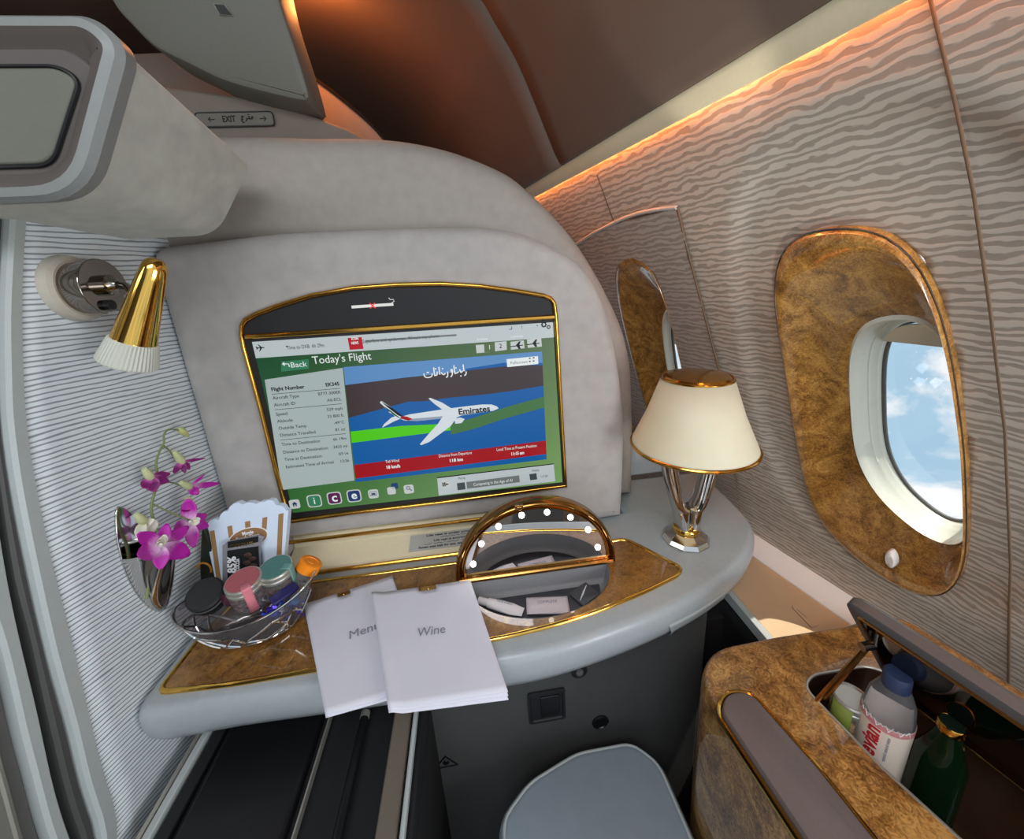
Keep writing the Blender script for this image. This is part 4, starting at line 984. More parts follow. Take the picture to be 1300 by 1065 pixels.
bm = nb(); lathe(bm, [(0.0236, H-.066), (0.0237, H-.065), (0.0237, H-.060), (0.0236, H-.059)], c, (0, 0, 1), 40, cap=False); obj('pink_band', bm, mat('label_pink', S(214,140,140), .6), lb)
def wraptext(s, size, c, r, ang, z, m, parent, name='lettering', vertical=False, bold=0):
    o = text(s, size, (0, 0, 0), Matrix.Identity(3), m, None, name=name, bold=bold); o.parent = parent
    o0 = org(parent)
    for v in o.data.vertices:
        x, y = v.co.x, v.co.y
        if vertical: x, y = -y, x
        a = ang + x/r
        v.co = Vector((c[0]+(r+.0004+v.co.z)*math.sin(a), c[1]-(r+.0004+v.co.z)*math.cos(a), z+y)) - o0
    return o
va = math.atan2(-c.x, c.y)
wraptext('evian', .021, c, .0236, va-.35, H+c.z-.088, mat('label_red', S(200,40,50), .5), ev, vertical=True, bold=.0006)
wraptext('natural mineral water', .0042, c, .0236, va+.25, H+c.z-.088, 'ink_grey', ev, vertical=True)
bm = nb()
for k in range(5):
    a0_ = va-.9+k*.42; pts = [(c.x+.0239*math.sin(a0_+d), c.y-.0239*math.cos(a0_+d), c.z+H-.060+h*.7) for d, h in ((-.2, -.004), (-.05, .008 if k % 2 else .005), (0, .001), (.12, .006), (.22, -.003))]
    tube(bm, pts, .0005, 5)
obj('mountain_print', bm, 'white_ink', ev)
gp = ray(1207, 925)*.405; c = Vector((gp.x, gp.y, ZBIN+.001)); H = gp.z-c.z+.008
gb = bottle('green_bottle', c, [(0, 0), (0.0190, 0), (0.0218, .004), (0.0218, .05), (0.0202, H-.050), (0.0140, H-.030), (0.0099, H-.013), (0.0094, H-.008)], 'green_glass', [(0.0106, H-.010), (0.0110, H-.008), (0.0106, H-.001), (0.0101, H), (0.0094, H-.001), (.0, H-.0012)], 'gold', 'dark green glass bottle with a gold rimmed cap beside the water bottle', 'bottle')
bm = nb(); lathe(bm, [(0, H-.001), (0.0093, H-.001), (0.0093, H-.0002), (0, H-.0002)], c, (0, 0, 1), 30); obj('cap_disc', bm, mat('cap_green', S(20,34,26), .4), gb)
bm = nb(); lathe(bm, [(0.0222, .02), (0.0223, .022), (0.0222, .060), (0.0220, .062)], c, (0, 0, 1), 40, cap=False); obj('paper_label', bm, mat('label_green', S(196,200,176), .6, noise=.04), gb)
jp = ray(1082, 884)*.475; c = Vector((jp.x+.0, jp.y, jp.z-.062))
jr = empty('snack_jar', c); tag(jr, 'glass jar of nuts with a silver lid in the far end of the console bin', 'jar')
bm = nb(); lathe(bm, [(0, 0), (.017, 0), (.019, .003), (.019, .044), (.017, .050)], c, (0, 0, 1), 36); obj('jar_glass', bm, 'jar_glass', jr, angle=50)
bm = nb(); lathe(bm, [(.0182, .047), (.0195, .048), (.0195, .052), (.0186, .053), (.0195, .054), (.0195, .060), (.0182, .062), (.0168, .0615), (.0160, .060), (0, .060)], c, (0, 0, 1), 40); obj('lid', bm, 'brushed', jr, angle=30)
bm = nb()
for k in range(60):
    a_, r_, z_ = random.random()*6.28, .0145*math.sqrt(random.random()), .006+random.random()*.034
    bmesh.ops.create_uvsphere(bm, u_segments=8, v_segments=6, radius=.0042, matrix=Matrix.Translation(c+Vector((r_*math.cos(a_), r_*math.sin(a_), z_))) @ Matrix.Diagonal((1, .7, .8, 1)))
nuts = obj('nuts', bm, mat('nuts', S(206,150,70), .5, noise=.2), jr); nuts['kind'] = 'stuff'
bm = nb(); n_ = 14; rings_loft(bm, [[(c.x+.0198*math.sin(va-.9+k*.09), c.y-.0198*math.cos(va-.9+k*.09), c.z+z) for k in range(n_)] for z in (.006, .058)], closed=False); o = obj('green_label', bm, mat('label_olive', S(120,132,52), .6, noise=.05), jr)
o.modifiers.new('t', 'SOLIDIFY').thickness = .0004
# support under the jar inside the bin
bm = nb(); lathe(bm, [(.020, ZBIN-c.z), (.020, -.0005)], c, (0, 0, 1), 30); obj('jar_stand', bm, 'matte_black', cn)
# ================================================================== READING LAMP on the ribbed wall
rb = onX(90, 367, XL+.006)
rl = empty('reading_lamp', rb); tag(rl, 'chrome and gold reading spotlight with ribbed white nose on the ribbed wall', 'lamp')
bm = nb(); lathe(bm, [(.038, -.004), (.039, .003), (.0375, .010), (.033, .013), (.028, .012), (.0, .011)], rb, (1, 0, 0), 48); obj('wall_plate', bm, mat('ivory_plate', S(188,180,166), .3, noise=.05), rl)
bm = nb(); lathe(bm, [(.030, .012), (.030, .028), (.0295, .032), (.027, .034), (.0, .034)], rb, (1, 0, 0), 40); obj('chrome_drum', bm, 'dark_chrome', rl, angle=40)
rc = rb+Vector((.034, 0, 0))
bm = nb(); q = [(.033*math.cos(a), .033*math.sin(a)) for a in [2*PI*k/48 for k in range(48)]]; q = [(a, b) if not (-1.75 < math.atan2(b, a) < -1.25) else (a*.8, b*.8) for a, b in q]
prism(bm, [rc+Vector((0, a, b)) for a, b in q], (.004, 0, 0)); obj('chrome_disc', bm, 'dark_chrome', rl, bevel=.001)
bm = nb(); lathe(bm, [(.012, 0), (.012, .008), (.009, .010), (.006, .016), (0, .016)], rc+Vector((.004, 0, .002)), (1, 0, 0), 30); obj('hub', bm, 'dark_chrome', rl)
bm = nb(); lathe(bm, [(.006, 0), (.006, .006), (0, .006)], rc+Vector((.004, -.006, -.021)), (1, 0, 0), 20); obj('switch_knob', bm, 'black', rl)
ct = onY(197, 337, .505); cb = onY(162, 461, .500); ax = (cb-ct); L_ = ax.length; ax.normalize()
jt = ct + ax*L_*.36
bm = nb(); tube(bm, [rc+Vector((.012, 0, .002)), rc+Vector((.03, -.004, .0)), jt], [.0055, .0042, .0048], 14); lathe(bm, [(.0075, -.006), (.0075, .004)], jt-(jt-rc).normalized()*.018, (jt-rc), 16); obj('arm', bm, 'dark_chrome', rl)
bm = nb(); lathe(bm, [(0, -.008), (.006, -.0072), (.0102, -.003), (.0122, .004), (.0135, .016), (.0172, L_*.45), (.0208, L_*.74), (.0212, L_*.755), (.0187, L_*.76)], ct, ax, 48); obj('gold_shade', bm, 'gold_bright', rl, angle=60)
bm = nb(); n = 88; rs = []
for r0, h in ((0.0204, L_*.75), (0.0222, L_*.77), (0.0277, L_*.985), (0.0275, L_*1.0), (0.0242, L_*1.0), (0.0226, L_*.97), (.0, L_*.95)):
    Rr = frame(ax); rib = .0009 if .0210 < r0 and h < L_*.99 else 0
    rs.append([ct + Rr @ Vector(((r0+(rib if k % 2 else 0))*math.cos(2*PI*k/n), (r0+(rib if k % 2 else 0))*math.sin(2*PI*k/n), h)) for k in range(n)] )
rings_loft(bm, rs[:-1], False, True); obj('ribbed_nose', bm, mat('nose_white', S(196,196,184), .5), rl, smooth=False)
# ================================================================== WALL VASE AND ORCHIDS
vm = lambda x, y, o=0.0: onX(x, y, XL+.006+o)
vt, vb = vm(170, 628), vm(192, 791); vl_, vr_ = vm(156, 668), vm(208, 712)
vase = empty('wall_vase', vb); tag(vase, 'pointed chrome wall vase fixed to the ribbed wall beside the shelf', 'vase')
cy_, hw = (vt.y+vb.y)/2+.002, .026
def vprof(t):  # half width of the leaf-shaped back from the tip (0) to the top (1)
    return hw*math.sin(PI*min(1, t**.85))**.62 if 0 < t < 1 else 0
Hh = vt.z-vb.z
side = [(cy_+.000-.010*(t)+vprof(t), vb.z+Hh*t) for t in [k/30 for k in range(31)]]
side2 = [(cy_-.010*(t)-vprof(t), vb.z+Hh*t) for t in [k/30 for k in range(30, -1, -1)]]
lf = side+side2[1:-1]
bm = nb(); prism(bm, [(XL+.006, a, b) for a, b in lf], (.003, 0, 0)); obj('back_plate', bm, 'chrome', vase, bevel=.001)
bm = nb(); rs = []
tr_ = .62
for k in range(0, 17):
    t = .02+(tr_-.02)*k/16; w = vprof(t); z = vb.z+Hh*t; cyk = cy_-.010*t
    rs.append([(XL+.009+.046*(t/tr_)**.9*math.sin(PI*j/16), cyk-w*math.cos(PI*j/16), z) for j in range(17)])
rings_loft(bm, rs, closed=False); o = obj('vase_cone', bm, 'chrome', vase, angle=60); o.modifiers.new('t', 'SOLIDIFY').thickness = .0012
bm = nb(); tube(bm, rs[-1], .0014, 8); obj('vase_rim', bm, 'chrome', vase)
def petal_mat(name, base, tip):
    m = bpy.data.materials.new(name); m.use_nodes = True; nt = m.node_tree; b = nt.nodes['Principled BSDF']
    uv = nt.nodes.new('ShaderNodeUVMap'); uv.uv_map = 'uv'; sp = nt.nodes.new('ShaderNodeSeparateXYZ'); nt.links.new(uv.outputs[0], sp.inputs[0])
    n = nt.nodes.new('ShaderNodeTexNoise'); n.inputs['Scale'].default_value = 9; nt.links.new(uv.outputs[0], n.inputs['Vector'])
    ad = nt.nodes.new('ShaderNodeMath'); ad.operation = 'MULTIPLY_ADD'; ad.inputs[1].default_value = .25; nt.links.new(n.outputs['Fac'], ad.inputs[0]); nt.links.new(sp.outputs['X'], ad.inputs[2])
    r = nt.nodes.new('ShaderNodeValToRGB'); e = r.color_ramp.elements; e[0].position = .12; e[0].color = base; e[1].position = .62; e[1].color = tip
    nt.links.new(ad.outputs[0], r.inputs['Fac']); nt.links.new(r.outputs['Color'], b.inputs['Base Color']); b.inputs['Roughness'].default_value = .5
    b.inputs['Subsurface Weight'].default_value = .15; b.inputs['Subsurface Radius'].default_value = (.004, .002, .003)
    return m
PMAG = petal_mat('petal_magenta', S(236,206,236), S(178,18,158)); PDK = petal_mat('petal_dark', S(214,120,196), S(128,8,104)); PGR = petal_mat('petal_green', S(206,206,150), S(226,220,206)); PBL = petal_mat('petal_blush', S(216,218,180), S(150,30,128))
M['stem'] = mat('orchid_stem', S(120,130,84), .55)
def petal(bm, ul, c, d, n, L, wd, curl=.25, cup=.2):
    d = Vector(d).normalized(); n = Vector(n); n = (n-d*n.dot(d)).normalized(); s = d.cross(n); G = []
    for i in range(9):
        t = i/8; w = wd*(math.sin(PI*(t*.86+.09)))**.8*(1-.25*abs(t-.6)); row = []
        if i == 8: w = wd*.18
        for j in range(7):
            u = (j-3)/3
            row.append((bm.verts.new(Vector(c)+d*L*t + s*w*u + n*(curl*L*t*t - cup*wd*(1-u*u)*math.sin(PI*t))), t, u))
        G.append(row)
    for i in range(8):
        for j in range(6):
            q = [G[i][j], G[i][j+1], G[i+1][j+1], G[i+1][j]]; f = bm.faces.new([a[0] for a in q])
            for l, a in zip(f.loops, q): l[ul].uv = (a[1], a[2]*.3)
def pm(name, parent, specs, m):
    bm = nb(); ul = bm.loops.layers.uv.new('uv')
    for s in specs: petal(bm, ul, *s)
    o = obj(name, bm, m, parent); o.modifiers.new('t', 'SOLIDIFY').thickness = .0006; return o
SPX = .030
def sp_(x, y, o=SPX): return onX(x, y, XL+o)
orc = empty('orchid_spray', vm(190, 700)); tag(orc, 'spray of magenta and white orchids standing in the chrome wall vase', 'flower')
main = catmull([sp_(186, 760, .020), sp_(194, 700, .024), sp_(196, 668), sp_(192, 645), sp_(197, 622), sp_(200, 604), sp_(198, 588), sp_(203, 572), sp_(208, 562), sp_(208, 552), sp_(213, 546), sp_(222, 545), sp_(229, 547)], 4)
bm = nb(); tube(bm, main, [.0020-.0010*i/len(main) for i in range(len(main))], 8)
for P_ in ([sp_(208, 566), sp_(214, 571), sp_(220, 579), sp_(224, 586)], [sp_(199, 606), sp_(207, 611), sp_(220, 613), sp_(232, 617, .036), sp_(240, 618, .040)], [sp_(197, 622), sp_(194, 615), sp_(190, 606)], [sp_(195, 640), sp_(215, 650, .040), sp_(232, 657, .048), sp_(240, 660, .050)], [sp_(194, 655), sp_(200, 672, .045), sp_(205, 688, .055)]):
    tube(bm, catmull(P_, 4), .0011, 6)
obj('stem', bm, 'stem', orc)
b0_, b1_ = sp_(226, 543), sp_(246, 559)
bm = nb(); lathe(bm, [(0, 0), (.0035, .003), (.0052, .009), (.0042, .017), (.0018, .024), (0, .028)], b0_, b1_-b0_, 14); obj('bud', bm, mat('bud', S(186,190,128), .5, noise=.15, nscale=300), orc)
def v2(x, y, o, c): return sp_(x, y, o)-c
# big open blossom facing the camera
def blossom(cx, cy, o, dirs, toward, name='blossom', m=PMAG, lipm=PGR, lipd=None, liplen=.014, curl=.1, cup=.25):
    c = sp_(cx, cy, o); view = (-c).normalized()
    specs = []
    for (x, y, w, cu) in dirs:
        e_ = sp_(x, y, o); d = e_-c; specs.append((c, d, view, d.length, w, cu, cup))
    f = pm(name, orc, specs, m)
    lc = c+view*.004
    bm = nb(); ul = bm.loops.layers.uv.new('uv')
    ld = sp_(*lipd, o)-c if lipd else Vector((0, 0, -1))
    for sgn in (-.5, 0, .5): petal(bm, ul, lc, (ld.normalized()+view*.5+Vector((0, sgn, 0))), view, liplen*.8, .0045, .3, .5)
    ob = obj('lip', bm, lipm, f); ob.modifiers.new('t', 'SOLIDIFY').thickness = .0006
    bm = nb(); lathe(bm, [(0, 0), (.0028, .001), (.0030, .005), (.0015, .009), (0, .010)], lc, view+Vector((0, 0, .4)), 10); obj('column', bm, mat('column', S(232,224,214), .5), f)
    return f
blossom(205, 693, .060, [(174,676,.0085,.05), (238,669,.0085,.05), (173,706,.0115,.05), (239,704,.0115,.05), (204,722,.0085,.1), (212,664,.007,-.1)], None, lipd=(205,680), liplen=.018)
blossom(242, 664, .050, [(238,633,.0095,.05), (260,654,.0085,.1), (262,668,.008,.1), (246,694,.0085,.1), (218,674,.0095,.1)], None, lipd=(250,660))
# half-open blossoms higher on the stem
def closed(cx, cy, o, dirs, tube_from, name='blossom', m=PDK, ml=PGR):
    c = sp_(cx, cy, o); view = (-c).normalized(); specs = []
    for (x, y, w, cu) in dirs:
        d = sp_(x, y, o)-c; specs.append((c, d, view, d.length, w, cu, .3))
    f = pm(name, orc, specs, m)
    a = sp_(*tube_from, o); bm = nb(); d = c-a; lathe(bm, [(0, 0), (.003, .001), (.0042, d.length*.35), (.0055, d.length*.75), (.004, d.length*1.1), (0, d.length*1.15)], a, d, 14); obj('calyx', bm, mat('calyx', S(196,200,150), .5, noise=.15, nscale=200), f)
    return f
closed(231, 586, .036, [(240,595,.005,.1), (252,583,.0022,.3), (235,600,.004,.1), (226,596,.005,.2), (219,603,.004,.2)], (221,573))
closed(191, 606, .034, [(181,621,.006,.2), (196,623,.008,.2), (212,611,.007,.1), (213,602,.006,.1), (186,618,.006,.3)], (182,594))
closed(240, 618, .042, [(275,614,.0045,.1), (258,604,.002,.1), (250,626,.0065,.2), (244,622,.005,.2)], (229,612), m=PMAG)
closed(240, 640, .046, [(232,650,.006,.1), (247,650,.006,.1)], (238,630), m=PDK)
closed(182, 662, .040, [(176,684,.006,.1), (186,668,.010,.3), (196,672,.009,.2)], (172,652), m=PGR)
# ================================================================== TABLE LAMP
lc = Vector((.375, .590, ZT)); la = empty('table_lamp', lc); tag(la, 'gold rimmed table lamp with cream shade and forked chrome stem on the shelf', 'lamp')
bm = nb(); lathe(bm, [(.043, .0), (.0435, .003), (.038, .010), (.024, .019), (.0, .019)], lc, (0, 0, 1), 10, up=(.3, 1, 0)); obj('foot', bm, 'chrome', la, smooth=False, bevel=.0012)
bm = nb(); lathe(bm, [(.019, .018), (.0235, .019), (.0245, .023), (.023, .027), (.0215, .029), (.018, .030), (0, .030)], lc, (0, 0, 1), 30); obj('gold_collar', bm, 'gold_bright', la)
def _ip(tab, z):
    for (a, b), (c_, d_) in zip(tab, tab[1:]):
        if z <= c_: return b+(d_-b)*(z-a)/(c_-a)
    return tab[-1][1]
OUTX = [(.026, .0185), (.05, .0235), (.075, .0305), (.11, .042), (.14, .050), (.197, .061)]
INX = [(.026, 0), (.068, 0), (.0705, .006), (.076, .0105), (.088, .0145), (.11, .0185), (.14, .024), (.197, .035)]
bm = nb()
for sgn in (-1, 1):
    rs = []
    for z in [.026, .04, .055, .067, .0681, .0705, .076, .082, .09, .1, .12, .14, .16, .18, .197]:
        xo, xi = _ip(OUTX, z), _ip(INX, z); dy = .019-.003*min(1, z/.19)
        cx_, hx = (xo+xi)/2, (xo-xi)/2; row = []
        for k in range(20):
            t = 2*PI*k/20; ct_, st_ = math.cos(t), math.sin(t)
            row.append((lc.x+sgn*(cx_+hx*math.copysign(abs(ct_)**.7, ct_)), lc.y+dy*math.copysign(abs(st_)**.8, st_), lc.z+z))
        rs.append(row)
    rings_loft(bm, rs, True, True)
obj('forked_stem', bm, 'chrome', la, angle=30)
zb_, zt_ = .196, .318
M['shade'] = mat('lamp_shade', S(214,208,182), .6, noise=.03, nscale=20)
b_ = M['shade'].node_tree.nodes['Principled BSDF']; b_.inputs['Transmission Weight'].default_value = .0; b_.inputs['Subsurface Weight'].default_value = .3
bm = nb(); lathe(bm, [(.103, zb_), (.1015, zb_+.006), (.078, zb_+.060), (.0565, zt_)], lc, (0, 0, 1), 64, cap=False); o = obj('lamp_shade', bm, 'shade', la); o.modifiers.new('t', 'SOLIDIFY').thickness = .001
bm = nb(); tube(bm, [lc+Vector((.103*math.cos(a), .103*math.sin(a), zb_)) for a in [2*PI*k/64 for k in range(64)]], .0032, 10, closed=True); obj('lower_rim', bm, 'gold', la)
bm = nb(); tube(bm, [lc+Vector((.0560*math.cos(a), .0560*math.sin(a), zt_)) for a in [2*PI*k/48 for k in range(48)]], .0022, 10, closed=True); lathe(bm, [(.055, zt_-.001), (.050, zt_+.004), (.02, zt_+.008), (0, zt_+.008)], lc, (0, 0, 1), 40); obj('top_cap', bm, 'gold', la)
bm = nb(); lathe(bm, [(.098, zb_+.002), (.0, zb_+.002)], lc, (0, 0, 1), 48, cap=False); obj('diffuser', bm, mat('diffuser', S(240,230,200), .5, emit=(1,.85,.55,1), estr=.5), la)
# ================================================================== MENUS
def booklet(name, px, z, label, word, wpx, group, lift, pages, wsize, wwid):
    P = [onZ(*p, z) for p in px]      # TL TR BR BL
    e = empty(name, P[0]); tag(e, label, 'booklet', group)
    TL, TR, BR, BL = P; nu, nv = 14, 20
    def pt(u, v, dz): w = TL*(1-u)*(1-v)+TR*u*(1-v)+BR*u*v+BL*(1-u)*v; return w+Vector((0, 0, dz+lift(u, v)))
    u0, u1 = pages['notch']
    for k in range(pages['n']):
        bm = nb(); V = {}; dz = -k*.0016; ins = .008*k
        def vv(i, j):
            u = i/28; v = j/nv
            if (i, j) not in V: V[i, j] = bm.verts.new(pt(u*(1-ins*.5), v*(1+(.010*k if k else 0)), dz-(.0022*k*u*v)))
            return V[i, j]
        for i in range(28):
            for j in range(nv):
                if j < 1 and u0 <= (i+.5)/28 <= u1: continue
                bm.faces.new((vv(i, j), vv(i+1, j), vv(i+1, j+1), vv(i, j+1)))
        o = obj('cover' if k == 0 else 'page', bm, 'paper', e); m_ = o.modifiers.new('t', 'SOLIDIFY'); m_.thickness = .0006; m_.offset = -1
    um = (u0+u1)/2; c = pt(um, .035, .0002)
    xd = (TR-TL).normalized()
    bm = nb(); box(bm, c-Vector((0, 0, .001)), ((TR-TL).length*(u1-u0)*.96, .012, .0012), Matrix.Rotation(math.atan2(xd.y, xd.x), 3, 'Z')); cl = obj('gold_clip', bm, 'rose_gold', e, bevel=.0003)
    bm = nb(); lathe(bm, [(.0015, 0), (.001, .001), (0, .0012)], c-Vector((0, 0, .0004)), (0, 0, 1), 12); obj('rivet', bm, 'gold_bright', cl)
    wp = onZ(*wpx, z+.001); yd = (TL-BL).normalized()
    Rr = Rf(xd, yd); t = text(word, wsize, wp+Vector((0, 0, lift(.5, .4)+.0004)), Rr, 'ink_grey', e, width=wwid)
    return e
booklet('menu_booklet', [(386,768),(498,732),(548,868),(413,908)], ZT+.0075, 'white menu booklet lying half under the wine booklet on the shelf', 'Menu', (463,801), 'booklets on the shelf', lambda u, v: .0035*u*math.sin(PI*min(1, v*1.2))*0+.002*(1-v), dict(notch=(.35,.50), n=2), .021, .042)
booklet('wine_booklet', [(472,755),(597,737),(645,878),(493,901)], ZT+.0135, 'white wine list booklet lying on top of the menu booklet', 'Wine', (548,802), 'booklets on the shelf', lambda u, v: .004*math.exp(-((u-.02)/.06)**2)+.002*(1-v), dict(notch=(.48,.64), n=3), .021, .040)
# ================================================================== VANITY CONTENTS
def on_well(x, y): return onZ(x, y, ZT-.064)
def ztube(): pass
a_, b_ = onZ(608, 762, ZT-.024), onZ(664, 777, ZT-.0275)
tb = empty('toiletry_tube', a_); tag(tb, 'small white toiletry tube lying in the vanity recess', 'tube')
d = (b_-a_); up_ = Vector((0, 0, 1)); sd = d.normalized().cross(up_).normalized()
bm = nb(); rs = []
for t, w, h in ((0, .006, .006), (.2, .006, .006), (.22, .008, .007), (.5, .0105, .0065), (.75, .0115, .004), (.98, .0085, .001), (1, .0085, .0008)):
    rs.append([a_+d*t+sd*w*math.cos(k*PI/8)+up_*h*math.sin(k*PI/8) for k in range(16)])
rings_loft(bm, rs, True, True); obj('tube_body', bm, mat('tube_white', S(226,220,222), .35), tb)
R_ = Rf(d, -sd if (-sd).dot(Vector((0,1,0))) > 0 else sd); text('hand cream', .007, a_+d*.6+up_*.0105, R_, 'ink_grey', tb, width=.026)
a2, b2 = onZ(604, 752, ZT-.022), onZ(625, 752, ZT-.022)
vi = empty('toiletry_vial', a2+Vector((0, .028, 0))); tag(vi, 'slim white vial beside the tube in the vanity recess', 'vial')
d2 = Vector((.052, .028, 0)); s2 = Vector((.0, .0, 0))
bm = nb(); lathe(bm, [(0, 0), (.0075, .001), (.008, .004), (.008, .050), (.0083, .051), (.0083, .062), (.006, .064), (0, .064)], a2+Vector((.002, .020, 0)), d2, 20); obj('vial_body', bm, mat('vial_white', S(232,230,236), .3), vi, angle=40)
bm = nb(); lathe(bm, [(.0082, .030), (.0082, .033)], a2+Vector((.002, .020, 0)), d2, 20, cap=False); lathe(bm, [(.0082, .040), (.0082, .0405)], a2+Vector((.002, .020, 0)), d2, 20, cap=False); obj('print_line', bm, 'ink_grey', vi)
sc4 = [onZ(*p, ZT-.0295) for p in ((668,759),(720,757),(724,779),(669,780))]
bm = nb(); n_ = 10; rs = []
for j in range(9):
    v = j/8; row = []
    for i in range(13):
        u = i/12; w = sc4[0]*(1-u)*(1-v)+sc4[1]*u*(1-v)+sc4[2]*u*v+sc4[3]*(1-u)*v
        row.append(w+Vector((0, 0, .006*math.sin(PI*u)*math.sin(PI*v))))
    rs.append(row)
rings_loft(bm, rs, closed=False); sa = obj('comb_sachet', bm, mat('sachet', S(206,194,198), .4, noise=.05), None); sa.modifiers.new('t', 'SOLIDIFY').thickness = .001
tag(sa, 'pale pink wrapped sachet lying flat in the vanity recess', 'sachet')
text('COMPLETIF', .0075, (sc4[0]+sc4[1]+sc4[2]+sc4[3])/4+Vector((0, 0, .0075)), Rf(sc4[1]-sc4[0], (0, 1, 0)), 'ink_grey', sa, width=.032)
cp_ = onZ(742, 754, ZT-.029); pk = empty('clear_packet', cp_); tag(pk, 'small clear packet with white print at the right of the vanity recess', 'packet')
bm = nb(); box(bm, cp_, (.040, .034, .003), Matrix.Rotation(.5, 3, 'Z')); obj('packet_film', bm, mat('smoke_film', S(72,72,76), .15, noise=.1), pk, bevel=.001)
bm = nb()
for k in range(4): box(bm, cp_+Vector((.003*k-.006, -.006+.005*k, .002)), (.018, .0012, .0004), Matrix.Rotation(.9, 3, 'Z'))
obj('print_line', bm, 'white_ink', pk, smooth=False)
# ================================================================== SNACK BASKET
BC = Vector((-.362, .518, ZT+.0022)); BRt = Matrix.Rotation(.10, 3, 'Z')
bk = empty('snack_basket', BC); tag(bk, 'clear oval basket with a chrome zigzag lattice on the left of the shelf', 'basket')
def BP(a, t):   # a angle, t 0 base .. 1 rim
    ra = .052+(.096-.052)*t**.7; rb_ = .026+(.050-.026)*t**.7
    return BC + BRt @ Vector((ra*math.cos(a), rb_*math.sin(a)-.004*(1-t), .003+.060*t+.010*t*math.cos(2*a)+.008*t*math.cos(a)))
bm = nb(); N = 72; rs = [[BP(2*PI*k/N, t/8) for k in range(N)] for t in range(9)]
rings_loft(bm, rs, True, False); o = obj('clear_bowl', bm, mat('smoked_clear', (.62,.58,.60,1), .03, trans=.93, ior=1.12), bk); o.modifiers.new('t', 'SOLIDIFY').thickness = .0012
bm = nb(); tube(bm, rs[-1], .0016, 8, closed=True); obj('rim', bm, 'chrome', bk)
bm = nb(); nz_ = 11; random.seed(3)
lo_ = [(2*PI*(k+random.uniform(-.2, .2))/nz_, .04+random.uniform(0, .08)) for k in range(nz_)]; md_ = [(2*PI*(k+.5+random.uniform(-.25, .25))/nz_, .36+random.uniform(-.1, .1)) for k in range(nz_)]; hi_ = [(2*PI*(k+random.uniform(-.2, .2))/nz_, .66+random.uniform(-.06, .06)) for k in range(nz_)]
def seg(a, b):
    if abs(a[0]-b[0]) > PI: b = (b[0]+2*PI*(1 if a[0] > b[0] else -1), b[1])
    tube(bm, [BP(a[0]+(b[0]-a[0])*k/4, a[1]+(b[1]-a[1])*k/4)+(BP(a[0]+(b[0]-a[0])*k/4, a[1]+(b[1]-a[1])*k/4)-BC-Vector((0, 0, .04))).normalized()*.001 for k in range(5)], .0019, 6)
for k in range(nz_):
    seg(lo_[k], md_[k]); seg(md_[k], lo_[(k+1) % nz_]); seg(hi_[k], md_[k]); seg(md_[k], hi_[(k+1) % nz_]); seg(lo_[k], lo_[(k+1) % nz_])
    if k % 2: seg(hi_[k], hi_[(k+1) % nz_])
obj('lattice', bm, 'chrome', bk)
bm = nb(); lathe(bm, [(.05, .001), (.05, .004), (0, .004)], BC, (0, 0, 1), 40, sy=.5, up=(0, 1, 0)); obj('base', bm, 'dark_chrome', bk)
# popcorn-style snack box
YB_ = .562
def cr(x, y): return (230+x*.1971, 620+y*.1971)
def PB(x, y, yy=YB_): 
    r = ray(*cr(x, y)); 
    # plane leaning back slightly
    n = Vector((0, -1, .22)); p0 = Vector((0, yy, -.45)); return r*(p0.dot(n)/r.dot(n))
nb_ = Vector((0, -1, .22)).normalized()
sb = empty('snack_box', PB(400, 700)); tag(sb, 'white snack box with scalloped top and brown stripes in the basket', 'box')
bot = [PB(660, 500), PB(640, 640), PB(520, 690), PB(260, 710), PB(235, 660)]
sc_top = [(150,272),(162,235),(185,205),(215,196),(240,205),(252,170),(275,148),(300,145),(312,118),(335,98),(365,90),(395,103),(420,92),(450,90),(485,100),(505,88),(540,84),(560,74),(590,78),(610,108),(635,108),(660,120),(672,140),(690,143)]
bx_ = [PB(*p) for p in sc_top]+bot
bm = nb(); prism(bm, [p-nb_*.012 for p in bx_], nb_*.012); obj('carton', bm, mat('carton_white', S(214,226,242), .6), sb, smooth=False, bevel=.0004)
bm = nb()
for q in ([(185,275),(215,269),(268,668),(240,672)], [(298,245),(328,238),(336,300),(308,318)], [(412,215),(445,208),(448,255),(415,258)], [(525,190),(556,182),(548,300),(520,262)], [(628,165),(660,158),(645,465),(614,470)]): prism(bm, [PB(*p)+nb_*.0002 for p in q], nb_*.0004)
obj('stripe', bm, mat('kraft', S(158,120,76), .7), sb, smooth=False)
oc_ = PB(435, 318); ex = (PB(555, 290)-PB(315, 345))*.5; ey = Vector((0, 0, 1)); ey = (ey-nb_*ey.dot(nb_)).normalized()*.0155
bm = nb(); prism(bm, [oc_+ex*1.06*math.cos(t)+ey*1.1*math.sin(t)+nb_*.0005 for t in [2*PI*k/40 for k in range(40)]], nb_*.0003); obj('oval_rim', bm, 'white_ink', sb, smooth=False)
bm = nb(); prism(bm, [oc_+ex*math.cos(t)+ey*math.sin(t)+nb_*.0009 for t in [2*PI*k/40 for k in range(40)]], nb_*.0003); obj('oval_label', bm, mat('kraft2', S(150,112,74), .7), sb, smooth=False)
RO = Rf(ex, ey); text('Movie', .0085, PB(432, 285)+nb_*.0014, RO, 'white_ink', sb, width=.017, bold=.0003); text('Snack Time', .0085, PB(432, 312)+nb_*.0014, RO, 'white_ink', sb, width=.036, bold=.0003)
